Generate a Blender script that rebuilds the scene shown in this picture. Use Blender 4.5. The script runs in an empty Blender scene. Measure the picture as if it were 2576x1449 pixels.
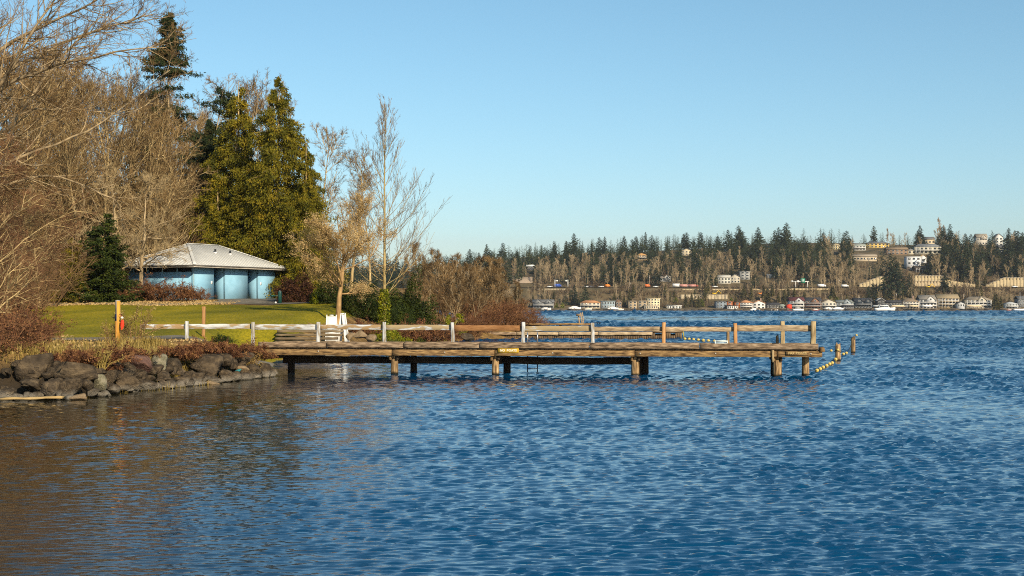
import bpy, bmesh, math, random
import numpy as np
from mathutils import Vector, Matrix, noise

# ------------------------------------------------------------------ camera, sky, sun, exposure
SC = bpy.context.scene
COL = SC.collection
EYE = 2.9                      # camera height over the lake
FV = 2576 * 50 / 36            # focal length in units of a 2576 wide picture
CX, HY = 1288.0, 772.0         # principal column and horizon row in the same units
R = math.radians

cam = bpy.data.cameras.new('camera'); cam.lens = 50; cam.sensor_width = 36
cam.shift_y = (HY - 724.5) / 2576; cam.clip_start = 0.5; cam.clip_end = 9000
cam_o = bpy.data.objects.new('camera', cam); COL.objects.link(cam_o)
cam_o.location = (0, 0, EYE); cam_o.rotation_euler = (R(90), 0, 0)
SC.camera = cam_o

SUN_AZ, SUN_EL = R(31), R(27)  # to the right of straight behind the camera
sdir = Vector((math.sin(SUN_AZ) * math.cos(SUN_EL), -math.cos(SUN_AZ) * math.cos(SUN_EL), math.sin(SUN_EL)))
sun = bpy.data.lights.new('sun', 'SUN'); sun.energy = 5.0; sun.angle = R(0.5); sun.color = (1.0, 0.85, 0.62)
sun_o = bpy.data.objects.new('sun', sun); COL.objects.link(sun_o)
sun_o.rotation_euler = sdir.to_track_quat('Z', 'Y').to_euler(); sun_o.location = (40, -60, 60)

world = bpy.data.worlds.new('World'); SC.world = world; world.use_nodes = True
wn, wl = world.node_tree.nodes, world.node_tree.links
bg = wn['Background']
sky = wn.new('ShaderNodeTexSky'); sky.sky_type = 'NISHITA'; sky.sun_disc = False
sky.sun_elevation = SUN_EL; sky.sun_rotation = math.pi - SUN_AZ
sky.altitude = 50; sky.air_density = 0.92; sky.dust_density = 0.8; sky.ozone_density = 3.6
hs_ = wn.new('ShaderNodeHueSaturation'); hs_.inputs['Saturation'].default_value = 1.02; hs_.inputs['Hue'].default_value = 0.48
wl.new(sky.outputs[0], hs_.inputs['Color']); wl.new(hs_.outputs[0], bg.inputs['Color']); bg.inputs['Strength'].default_value = 0.105
SC.view_settings.view_transform = 'Standard'; SC.view_settings.look = 'None'
SC.view_settings.exposure = 0.38; SC.view_settings.gamma = 1.0; SC.view_settings.use_curve_mapping = False
SC.render.engine = 'CYCLES'
SC.cycles.max_bounces = 6; SC.cycles.transparent_max_bounces = 6
SC.cycles.diffuse_bounces = 2; SC.cycles.glossy_bounces = 3; SC.cycles.transmission_bounces = 3
SC.cycles.use_denoising = False; SC.cycles.filter_width = 1.05

# ------------------------------------------------------------------ helpers
def wx(px, Y): return (px - CX) / FV * Y
def wz(py, Y): return EYE - (py - HY) * Y / FV
def P(px, py, Y): return np.array((wx(px, Y), Y, wz(py, Y)))

class MB:
    """collects vertices and polygons, builds ONE mesh object"""
    def __init__(s): s.v = []; s.f = []; s.n = 0
    def add(s, v, *faces):
        v = np.asarray(v, float).reshape(-1, 3)
        for f in faces:
            f = np.asarray(f, np.int64)
            if f.size: s.f.append(f + s.n)
        s.v.append(v); s.n += len(v); return s
    def box(s, c, d, rz=0.0, m=None):
        x, y, z = np.array(d) / 2
        v = np.array([(-x,-y,-z),(x,-y,-z),(x,y,-z),(-x,y,-z),(-x,-y,z),(x,-y,z),(x,y,z),(-x,y,z)])
        if rz: v = rotz(v, rz)
        if m is not None: v = v @ np.array(m).T
        return s.add(v + np.array(c), [(0,3,2,1),(4,5,6,7),(0,1,5,4),(1,2,6,5),(2,3,7,6),(3,0,4,7)])
    def prism(s, poly, y0, y1):
        """polygon of (x, z) extruded from y0 to y1"""
        k = len(poly); a = np.array([(x, y0, z) for x, z in poly]); b = np.array([(x, y1, z) for x, z in poly])
        q = [(i, (i + 1) % k, k + (i + 1) % k, k + i) for i in range(k)]
        return s.add(np.vstack([a, b]), [tuple(range(k))[::-1]], [tuple(range(k, 2 * k))], q)
    def beam(s, p0, p1, w, h, seg=6, jit=0.004, ch=0.012, rng=None, up=(0, 0, 1)):
        """rough sawn timber with chamfered, slightly wandering edges"""
        rng = rng or RNG
        p0 = np.array(p0, float); p1 = np.array(p1, float); d = p1 - p0; L = np.linalg.norm(d); d /= L
        side = np.cross(d, np.array(up, float))
        if np.linalg.norm(side) < 1e-4: side = np.array((1., 0, 0))
        side /= np.linalg.norm(side); u2 = np.cross(side, d)
        a, b = w / 2, h / 2
        sec = np.array([(-a + ch, -b), (a - ch, -b), (a, -b + ch), (a, b - ch), (a - ch, b), (-a + ch, b), (-a, b - ch), (-a, -b + ch)])
        V = []
        for i in range(seg + 1):
            q = sec + rng.normal(0, jit, sec.shape)
            c = p0 + d * L * i / seg + side * rng.normal(0, jit) + u2 * rng.normal(0, jit)
            V.append(c + q[:, :1] * side + q[:, 1:] * u2)
        V = np.vstack(V)
        q = [(i * 8 + j, i * 8 + (j + 1) % 8, (i + 1) * 8 + (j + 1) % 8, (i + 1) * 8 + j) for i in range(seg) for j in range(8)]
        return s.add(V, q, [tuple(range(8))[::-1]], [tuple(range(seg * 8, seg * 8 + 8))])
    def tube(s, pts, rad, n=8, cap=True):
        pts = np.asarray(pts, float); k = len(pts); rad = np.broadcast_to(np.asarray(rad, float), (k,))
        v, q = tubes(pts[None], rad[None], n)
        s.add(v, q)
        if cap:
            s.f.append(np.array([tuple(range(n))[::-1]]) + s.n - k * n); s.f.append(np.array([tuple(range((k - 1) * n, k * n))]) + s.n - k * n)
        return s
    def lathe(s, prof, n=16, c=(0, 0, 0)):
        a = np.linspace(0, 2 * math.pi, n, endpoint=False)
        V = np.vstack([np.stack([r * np.cos(a), r * np.sin(a), np.full(n, z)], 1) for r, z in prof]) + np.array(c)
        k = len(prof)
        q = [(i * n + j, i * n + (j + 1) % n, (i + 1) * n + (j + 1) % n, (i + 1) * n + j) for i in range(k - 1) for j in range(n)]
        return s.add(V, q, [tuple(range(n))[::-1]], [tuple(range((k - 1) * n, k * n))])
    def shift(s, d):
        s.v = [v + np.array(d) for v in s.v]; return s
    def mesh(s, name, m=None, smooth=False):
        V = np.vstack(s.v) if s.v else np.zeros((0, 3))
        me = bpy.data.meshes.new(name)
        me.vertices.add(len(V)); me.vertices.foreach_set('co', V.astype(np.float32).ravel())
        tot = sum(f.size for f in s.f); npoly = sum(len(f) for f in s.f)
        me.loops.add(tot); me.polygons.add(npoly)
        me.loops.foreach_set('vertex_index', np.concatenate([f.ravel() for f in s.f]).astype(np.int32))
        sizes = np.concatenate([np.full(len(f), f.shape[1]) for f in s.f])
        st = np.zeros(npoly, np.int32); st[1:] = np.cumsum(sizes)[:-1]
        me.polygons.foreach_set('loop_start', st)
        if smooth: me.polygons.foreach_set('use_smooth', np.ones(npoly, bool))
        me.update(calc_edges=True)
        if m is not None: me.materials.append(m)
        return me
    def build(s, name, m, parent=None, smooth=False):
        return link(name, s.mesh(name, m, smooth), parent)

def link(name, data, parent=None):
    o = bpy.data.objects.new(name, data); COL.objects.link(o)
    if parent is not None: o.parent = parent
    return o
def tag(o, label=None, cat=None, group=None, kind=None):
    if label: o['label'] = label
    if cat: o['category'] = cat
    if group: o['group'] = group
    if kind: o['kind'] = kind
    return o
def thing(name, label, cat, loc=(0, 0, 0), rz=0.0, group=None):
    o = bpy.data.objects.new(name, None); COL.objects.link(o); o.empty_display_size = 0.2
    o.location = loc; o.rotation_euler = (0, 0, rz); tag(o, label, cat, group); return o
def clone(o, parent=None):
    c = o.copy(); COL.objects.link(c)
    if parent is not None: c.parent = parent
    for ch in KIDS.get(o.name, []): clone(ch, c)
    return c
KIDS = {}
def remember(o, *kids): KIDS[o.name] = list(kids); return o

def rotz(v, a):
    c, s_ = math.cos(a), math.sin(a); v = np.asarray(v, float)
    return np.stack([v[:, 0] * c - v[:, 1] * s_, v[:, 0] * s_ + v[:, 1] * c, v[:, 2]], 1)
def nrm(v): return v / np.maximum(np.linalg.norm(v, axis=-1, keepdims=True), 1e-9)
RNG = np.random.default_rng(7)

def tubes(Pn, Rn, n=3):
    """polylines (N,K,3) with radii (N,K) -> vertices and quads"""
    N, K, _ = Pn.shape
    d = nrm(Pn[:, -1] - Pn[:, 0])
    ref = np.where(np.abs(d[:, 2:3]) > 0.8, np.array([[1., 0, 0]]), np.array([[0., 0, 1]]))
    u = nrm(np.cross(d, ref)); w = np.cross(d, u)
    a = np.arange(n) * 2 * math.pi / n
    off = np.cos(a)[None, :, None] * u[:, None] + np.sin(a)[None, :, None] * w[:, None]
    V = Pn[:, :, None] + Rn[:, :, None, None] * off[:, None]
    i = np.arange(N)[:, None, None]; k = np.arange(K - 1)[None, :, None]; j = np.arange(n)[None, None, :]
    b = (i * K + k) * n; jn = (j + 1) % n
    q = np.stack(np.broadcast_arrays(b + j, b + jn, b + n + jn, b + n + j), -1).reshape(-1, 4)
    return V.reshape(-1, 3), q

def branches(rng, base, d, L, r0, r1, K, wander, up, sag=0.0):
    N = len(base); pts = [base]; d = nrm(d); p = base
    for k in range(K):
        d = nrm(d + rng.normal(0, wander, (N, 3)) + np.array((0, 0, up - sag * k / K)))
        p = p + d * (L / K)[:, None]; pts.append(p)
    t = np.linspace(0, 1, K + 1)[None]
    return np.stack(pts, 1), r0[:, None] * (1 - t) + r1[:, None] * t

def spawn(rng, Pn, Rn, m, t0, t1, ang, lmul, rmul, Lp, rmin):
    """children along polylines"""
    N, K, _ = Pn.shape
    t = np.sort(rng.uniform(t0, t1, (N, m)), 1) * (K - 1)
    i = np.minimum(t.astype(int), K - 2); fr = t - i
    n = np.arange(N)[:, None]
    a, b = Pn[n, i], Pn[n, i + 1]
    base = (a + (b - a) * fr[..., None]).reshape(-1, 3)
    d = nrm(b - a).reshape(-1, 3)
    rr = (Rn[n, i] * (1 - fr) + Rn[n, i + 1] * fr).reshape(-1)
    side = nrm(np.cross(d, rng.normal(0, 1, d.shape)))
    an = rng.uniform(ang[0], ang[1], len(d))[:, None]
    nd = d * np.cos(an) + side * np.sin(an)
    L = (Lp[:, None] * lmul * (1.15 - 0.65 * t / (K - 1)) * rng.uniform(0.6, 1.2, (N, m))).reshape(-1)
    return base, nd, L, np.maximum(rr * rmul, rmin)

def diamonds(rng, C, size, asp=0.5, hang=0.0, outw=None, szvar=0.4, fold=True):
    """leaf-sized four-cornered faces at the points C"""
    N = len(C)
    a = rng.normal(0, 1, (N, 3)); 
    if outw is not None: a = a * 0.6 + outw
    a[:, 2] -= hang
    a = nrm(a); b = nrm(np.cross(a, rng.normal(0, 1, (N, 3))))
    s = (size * rng.uniform(1 - szvar, 1 + szvar, N))[:, None]
    nn = np.cross(a, b) * s * 0.15 if fold else 0
    V = np.stack([C - a * s, C + b * s * asp + nn, C + a * s, C - b * s * asp + nn], 1).reshape(-1, 3)
    q = np.arange(N * 4).reshape(-1, 4)
    return V, q

# ------------------------------------------------------------------ materials
MATS = {}
def mat(name, c1, c2=None, c3=None, scale=3.0, stretch=(1, 1, 1), rough=0.85, bump=0.0, bscale=None, detail=5.0,
        pos=(0.32, 0.68), rnd=0.0, trans=0.0, spec=0.25, metal=0.0, coord='Object', dist=0.02, hard=False):
    if name in MATS: return MATS[name]
    m = bpy.data.materials.new(name); m.use_nodes = True; MATS[name] = m
    n, l = m.node_tree.nodes, m.node_tree.links
    b = n['Principled BSDF']; b.inputs['Roughness'].default_value = rough
    b.inputs['Specular IOR Level'].default_value = spec; b.inputs['Metallic'].default_value = metal
    tc = n.new('ShaderNodeTexCoord'); mp = n.new('ShaderNodeMapping'); mp.inputs['Scale'].default_value = stretch
    l.new(tc.outputs[coord], mp.inputs['Vector'])
    col = None
    if c2 is not None:
        nz = n.new('ShaderNodeTexNoise'); nz.inputs['Scale'].default_value = scale; nz.inputs['Detail'].default_value = detail
        l.new(mp.outputs[0], nz.inputs['Vector'])
        if rnd:
            oi0 = n.new('ShaderNodeObjectInfo'); ad = n.new('ShaderNodeVectorMath'); ad.operation = 'MULTIPLY_ADD'
            ad.inputs[1].default_value = (37, 37, 37); l.new(oi0.outputs['Random'], ad.inputs[0]); l.new(mp.outputs[0], ad.inputs[2])
            l.new(ad.outputs[0], nz.inputs['Vector'])
        rp = n.new('ShaderNodeValToRGB'); e = rp.color_ramp.elements
        e[0].position, e[1].position = pos; e[0].color = (*c1, 1); e[1].color = (*(c3 or c2), 1)
        if c3: x = e.new((pos[0] + pos[1]) / 2); x.color = (*c2, 1)
        if hard: rp.color_ramp.interpolation = 'LINEAR'
        l.new(nz.outputs['Fac'], rp.inputs['Fac']); col = rp.outputs['Color']
    else:
        rgb = n.new('ShaderNodeRGB'); rgb.outputs[0].default_value = (*c1, 1); col = rgb.outputs[0]
    if rnd:
        oi = n.new('ShaderNodeObjectInfo'); mr = n.new('ShaderNodeMapRange')
        mr.inputs['To Min'].default_value = 1 - rnd; mr.inputs['To Max'].default_value = 1 + rnd
        l.new(oi.outputs['Random'], mr.inputs['Value'])
        hs = n.new('ShaderNodeHueSaturation'); l.new(mr.outputs[0], hs.inputs['Value']); l.new(col, hs.inputs['Color']); col = hs.outputs[0]
    l.new(col, b.inputs['Base Color'])
    if bump:
        n2 = n.new('ShaderNodeTexNoise'); n2.inputs['Scale'].default_value = bscale or scale * 3; n2.inputs['Detail'].default_value = 4
        l.new(mp.outputs[0], n2.inputs['Vector'])
        bp = n.new('ShaderNodeBump'); bp.inputs['Strength'].default_value = bump; bp.inputs['Distance'].default_value = dist
        l.new(n2.outputs['Fac'], bp.inputs['Height']); l.new(bp.outputs[0], b.inputs['Normal'])
    if trans:
        tr = n.new('ShaderNodeBsdfTranslucent'); l.new(col, tr.inputs['Color'])
        mx = n.new('ShaderNodeMixShader'); mx.inputs[0].default_value = trans
        out = n['Material Output']; l.new(b.outputs[0], mx.inputs[1]); l.new(tr.outputs[0], mx.inputs[2]); l.new(mx.outputs[0], out.inputs['Surface'])
    m['col'] = 0
    return m
def flat(c, rough=0.7, spec=0.3):
    return mat('paint_%02x%02x%02x_%d' % (*[int(min(x, 1) * 255) for x in c], int(rough * 10)), c, tuple(x * 0.86 for x in c), scale=1.2, rough=rough, spec=spec)

def stain(m, zlo, zhi, colour, amount=1.0, nscale=2.0):
    """a mineral or algae stain with an irregular edge near the waterline (world height)"""
    n, l = m.node_tree.nodes, m.node_tree.links
    b = n['Principled BSDF']; src = b.inputs['Base Color'].links[0].from_socket
    g = n.new('ShaderNodeNewGeometry'); sx = n.new('ShaderNodeSeparateXYZ'); l.new(g.outputs['Position'], sx.inputs[0])
    nz = n.new('ShaderNodeTexNoise'); nz.inputs['Scale'].default_value = nscale; l.new(g.outputs['Position'], nz.inputs['Vector'])
    ma = n.new('ShaderNodeMath'); ma.operation = 'MULTIPLY_ADD'; ma.inputs[1].default_value = -0.5 * (zhi - zlo) * 3; l.new(nz.outputs['Fac'], ma.inputs[0])
    a2 = n.new('ShaderNodeMath'); a2.operation = 'ADD'; a2.inputs[1].default_value = 0.25 * (zhi - zlo) * 3
    l.new(sx.outputs['Z'], ma.inputs[2]); l.new(ma.outputs[0], a2.inputs[0])
    mr = n.new('ShaderNodeMapRange'); mr.inputs['From Min'].default_value = zlo; mr.inputs['From Max'].default_value = zhi
    mr.inputs['To Min'].default_value = amount; mr.inputs['To Max'].default_value = 0.0; l.new(a2.outputs[0], mr.inputs['Value'])
    mx = n.new('ShaderNodeMix'); mx.data_type = 'RGBA'; mx.inputs['B'].default_value = (*colour, 1)
    l.new(mr.outputs[0], mx.inputs['Factor']); l.new(src, mx.inputs['A']); l.new(mx.outputs['Result'], b.inputs['Base Color'])
    return m
# ------------------------------------------------------------------ the near shore: ground, paths, lake
SHORE_PX = [(0, 43.7), (210, 44), (295, 47), (449, 51), (561, 54), (682, 58.6), (690, 64), (688, 72), (700, 77.5), (860, 79),
            (880, 84), (940, 90), (1000, 99), (1080, 110), (1150, 119), (1235, 125), (1320, 127), (1362, 131), (1366, 140), (1340, 158), (1250, 180), (1150, 215), (1100, 260)]
shore = [(-40, -20), (-27, 0), (-24, 15), (-21, 30), (-18, 39)] + [(wx(p, y), y) for p, y in SHORE_PX]
poly = np.array(shore + [(-30, 275), (-130, 275), (-130, -20)])
SEG = np.array(shore)

def inside(x, y):
    r = np.zeros(x.shape, bool); k = len(poly)
    for i in range(k):
        (x0, y0), (x1, y1) = poly[i], poly[(i + 1) % k]
        c = ((y0 > y) != (y1 > y)) & (x < (x1 - x0) * (y - y0) / (y1 - y0 + 1e-12) + x0)
        r ^= c
    return r
def sdist(x, y):
    d = np.full(x.shape, 1e9)
    for i in range(len(SEG) - 1):
        a, b = SEG[i], SEG[i + 1]; ab = b - a
        t = np.clip(((x - a[0]) * ab[0] + (y - a[1]) * ab[1]) / (ab @ ab), 0, 1)
        d = np.minimum(d, np.hypot(x - a[0] - t * ab[0], y - a[1] - t * ab[1]))
    return np.where(inside(x, y), d, -d)
def smooth(x, a, b):
    t = np.clip((x - a) / (b - a), 0, 1); return t * t * (3 - 2 * t)
def height(x, y):
    d = sdist(x, y)
    L = np.interp(y, [-20, 44, 60, 70, 80, 95, 110, 119, 130, 160, 260], [1.2, 1.38, 1.5, 1.62, 1.85, 2.42, 2.98, 3.5, 3.9, 5, 6.5])
    steep = np.interp(d, [0, 1.0, 2.5, 40], [-0.4, -0.1, 1.45, 3])
    gentle = np.interp(d, [0, 1.0, 2.2, 6, 40], [0, 0.25, 0.85, 2.7, 14])
    w = smooth(y, 60, 65)
    z = np.minimum(L, steep * (1 - w) + gentle * w)
    spit = smooth(x, -11.5, -7.5) * smooth(y, 90, 100)
    z = np.where(d > 0, z * (1 - spit) + np.minimum(z, 1.15) * spit, z)
    # level pad under the park building
    bx0, by0 = wx(486.5, 120.2), 120.2; ca, sa = math.cos(R(63)), math.sin(R(63)); lx = (x - bx0) * ca + (y - by0) * sa; ly = -(x - bx0) * sa + (y - by0) * ca
    out = np.maximum(np.maximum(-2.0 - lx, lx - 13.2), np.maximum(-2.6 - ly, ly - 9.0)); pad = 1 - smooth(out, 0, 3.0); z = z * (1 - pad) + 3.52 * pad
    return np.where(d > 0, z, np.maximum(-2.5, d * 0.5)), d

GX = np.arange(-112, 8, 0.8); GY = np.arange(-15, 268, 0.8)
gx, gy = np.meshgrid(GX, GY, indexing='ij')
GZ, GD = height(gx, gy)
GZ = GZ + np.where(GD > 1.5, 0.05 * np.sin(gx * 0.7 + 1.3 * np.sin(gy * 0.33)) * np.sin(gy * 0.52), 0)
def gz(x, y):
    i = np.clip((np.asarray(x) - GX[0]) / 0.8, 0, len(GX) - 1.001); j = np.clip((np.asarray(y) - GY[0]) / 0.8, 0, len(GY) - 1.001)
    a, b = np.floor(i).astype(int), np.floor(j).astype(int); u, v = i - a, j - b
    return (GZ[a, b] * (1 - u) * (1 - v) + GZ[a + 1, b] * u * (1 - v) + GZ[a, b + 1] * (1 - u) * v + GZ[a + 1, b + 1] * u * v)
def gnd(px, Y):
    x = wx(px, Y); return np.array((x, Y, float(gz(x, Y))))

# lawn mask: between the lower and the upper path, fading to leaf litter towards the wood and the spit
right_edge = np.interp(gy, [60, 84, 90, 100, 108, 114], [-12.2, -12.3, -12.5, -11.9, -11.4, -13])
left_edge = np.interp(gy, [60, 70, 90, 112], [-27, -27, -33, -42])
lawn = smooth(gy, 60.5, 62.5) * (1 - smooth(gy, 110.5, 111.6)) * (1 - smooth(gx, right_edge - 0.8, right_edge)) * smooth(gx, left_edge, left_edge + 1.5)
lawn = np.maximum(lawn, (1 - smooth(gx, right_edge - 1.5, right_edge - 0.5)) * smooth(gx, wx(690, gy), wx(700, gy)) * smooth(gy, 108, 110) * (1 - smooth(gy, 118, 121)))
nx, ny = len(GX), len(GY)
idx = np.arange(nx * ny).reshape(nx, ny)
g = MB(); g.add(np.stack([gx, gy, GZ], -1).reshape(-1, 3), np.stack([idx[:-1, :-1], idx[1:, :-1], idx[1:, 1:], idx[:-1, 1:]], -1).reshape(-1, 4))
m_ground = bpy.data.materials.new('ground_soil'); m_ground.use_nodes = True
def ground_nodes(m):
    n, l = m.node_tree.nodes, m.node_tree.links; b = n['Principled BSDF']; b.inputs['Roughness'].default_value = 0.95; b.inputs['Specular IOR Level'].default_value = 0.1
    tc = n.new('ShaderNodeTexCoord')
    def nz(sc, det=6, mp=None):
        t = n.new('ShaderNodeTexNoise'); t.inputs['Scale'].default_value = sc; t.inputs['Detail'].default_value = det; l.new((mp or tc).outputs[0 if mp else 'Object'], t.inputs['Vector']); return t
    def ramp(src, stops):
        r = n.new('ShaderNodeValToRGB'); e = r.color_ramp.elements
        e[0].position, e[0].color = stops[0][0], (*stops[0][1], 1); e[1].position, e[1].color = stops[-1][0], (*stops[-1][1], 1)
        for p_, c_ in stops[1:-1]: x = e.new(p_); x.color = (*c_, 1)
        l.new(src, r.inputs['Fac']); return r
    soil = ramp(nz(1.1).outputs['Fac'], [(0.3, (0.07, 0.045, 0.02)), (0.48, (0.17, 0.105, 0.04)), (0.6, (0.28, 0.17, 0.06)), (0.75, (0.36, 0.24, 0.1))])
    mp = n.new('ShaderNodeMapping'); mp.inputs['Scale'].default_value = (1, 0.45, 1); l.new(tc.outputs['Object'], mp.inputs[0])
    ga = ramp(nz(0.22, 4, mp).outputs['Fac'], [(0.3, (0.12, 0.115, 0.008)), (0.5, (0.19, 0.165, 0.01)), (0.7, (0.29, 0.225, 0.014))])
    gb = ramp(nz(7, 6, mp).outputs['Fac'], [(0.25, (0.55, 0.6, 0.5)), (0.5, (1, 1, 1)), (0.75, (1.5, 1.4, 1.1))])
    mu = n.new('ShaderNodeMix'); mu.data_type = 'RGBA'; mu.blend_type = 'MULTIPLY'; mu.inputs['Factor'].default_value = 1
    l.new(ga.outputs[0], mu.inputs['A']); l.new(gb.outputs[0], mu.inputs['B'])
    leaf = ramp(nz(2.3, 3).outputs['Fac'], [(0.70, (0, 0, 0)), (0.74, (1, 1, 1))])
    ml = n.new('ShaderNodeMix'); ml.data_type = 'RGBA'; l.new(leaf.outputs[0], ml.inputs['Factor']); l.new(mu.outputs['Result'], ml.inputs['A']); ml.inputs['B'].default_value = (0.33, 0.2, 0.06, 1)
    at2 = n.new('ShaderNodeAttribute'); at2.attribute_name = 'mud'
    md = n.new('ShaderNodeMix'); md.data_type = 'RGBA'; l.new(at2.outputs['Fac'], md.inputs['Factor']); l.new(soil.outputs[0], md.inputs['A']); md.inputs['B'].default_value = (0.03, 0.023, 0.016, 1)
    at = n.new('ShaderNodeAttribute'); at.attribute_name = 'lawn'
    ed = nz(1.5, 5); ma = n.new('ShaderNodeMath'); ma.operation = 'MULTIPLY_ADD'; ma.inputs[1].default_value = 0.7; l.new(ed.outputs['Fac'], ma.inputs[0]); l.new(at.outputs['Fac'], ma.inputs[2])
    st = n.new('ShaderNodeMapRange'); st.inputs['From Min'].default_value = 0.72; st.inputs['From Max'].default_value = 0.95; l.new(ma.outputs[0], st.inputs['Value'])
    mx = n.new('ShaderNodeMix'); mx.data_type = 'RGBA'; l.new(st.outputs[0], mx.inputs['Factor']); l.new(md.outputs['Result'], mx.inputs['A']); l.new(ml.outputs['Result'], mx.inputs['B'])
    l.new(mx.outputs['Result'], b.inputs['Base Color'])
    bn = nz(9, 5); bp = n.new('ShaderNodeBump'); bp.inputs['Strength'].default_value = 0.7; bp.inputs['Distance'].default_value = 0.08
    l.new(bn.outputs['Fac'], bp.inputs['Height']); l.new(bp.outputs[0], b.inputs['Normal'])
ground_nodes(m_ground)
ground = g.build('ground', m_ground, smooth=True); tag(ground, kind='structure')
at = ground.data.attributes.new('lawn', 'FLOAT', 'POINT'); at.data.foreach_set('value', lawn.reshape(-1).astype(np.float32))
mud = (1 - smooth(GD, 1.9, 2.6)) * (1 - smooth(gy, 60, 64)); at = ground.data.attributes.new('mud', 'FLOAT', 'POINT'); at.data.foreach_set('value', mud.reshape(-1).astype(np.float32))

m_asphalt = mat('asphalt', (0.13, 0.115, 0.09), (0.2, 0.175, 0.135), scale=1.5, bump=0.3, bscale=30, rough=0.9)
def path(name, pts, w, zoff=0.035):
    pts = np.array(pts, float); dense = []
    for a, b in zip(pts[:-1], pts[1:]):
        k = max(2, int(np.linalg.norm(b - a) / 0.5)); dense += [a + (b - a) * i / k for i in range(k)]
    dense = np.array(dense + [pts[-1]]); t = np.gradient(dense, axis=0); nn = nrm(np.stack([-t[:, 1], t[:, 0]], 1))
    ww = np.broadcast_to(np.asarray(w), (len(dense),)); cols = 5; V = []
    for i, p in enumerate(dense):
        for c in range(cols):
            e = (c / (cols - 1) - 0.5) * ww[i] * (1 + 0.06 * math.sin(i * 1.7 + c)); q = p + nn[i] * e
            V.append((q[0], q[1], float(gz(q[0], q[1])) + zoff))
    f = [(i * cols + c, i * cols + c + 1, (i + 1) * cols + c + 1, (i + 1) * cols + c) for i in range(len(dense) - 1) for c in range(cols - 1)]
    return tag(MB().add(V, f).build(name, m_asphalt), kind='structure')
def pp(*a): return [(wx(p, y), y) for p, y in a]
path('shore_path', pp((-60, 61), (120, 60.6), (300, 60.3), (420, 62.5), (560, 66), (700, 71), (800, 75.5), (866, 80)), 2.4)
path('upper_path', pp((40, 112.5), (200, 112.3), (400, 112.3), (560, 112.5), (700, 113.2), (800, 114)), 1.7)
path('building_apron', pp((640, 121.8), (636, 118.5), (625, 115.6), (612, 113.0)), 5.2, 0.05)

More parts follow.
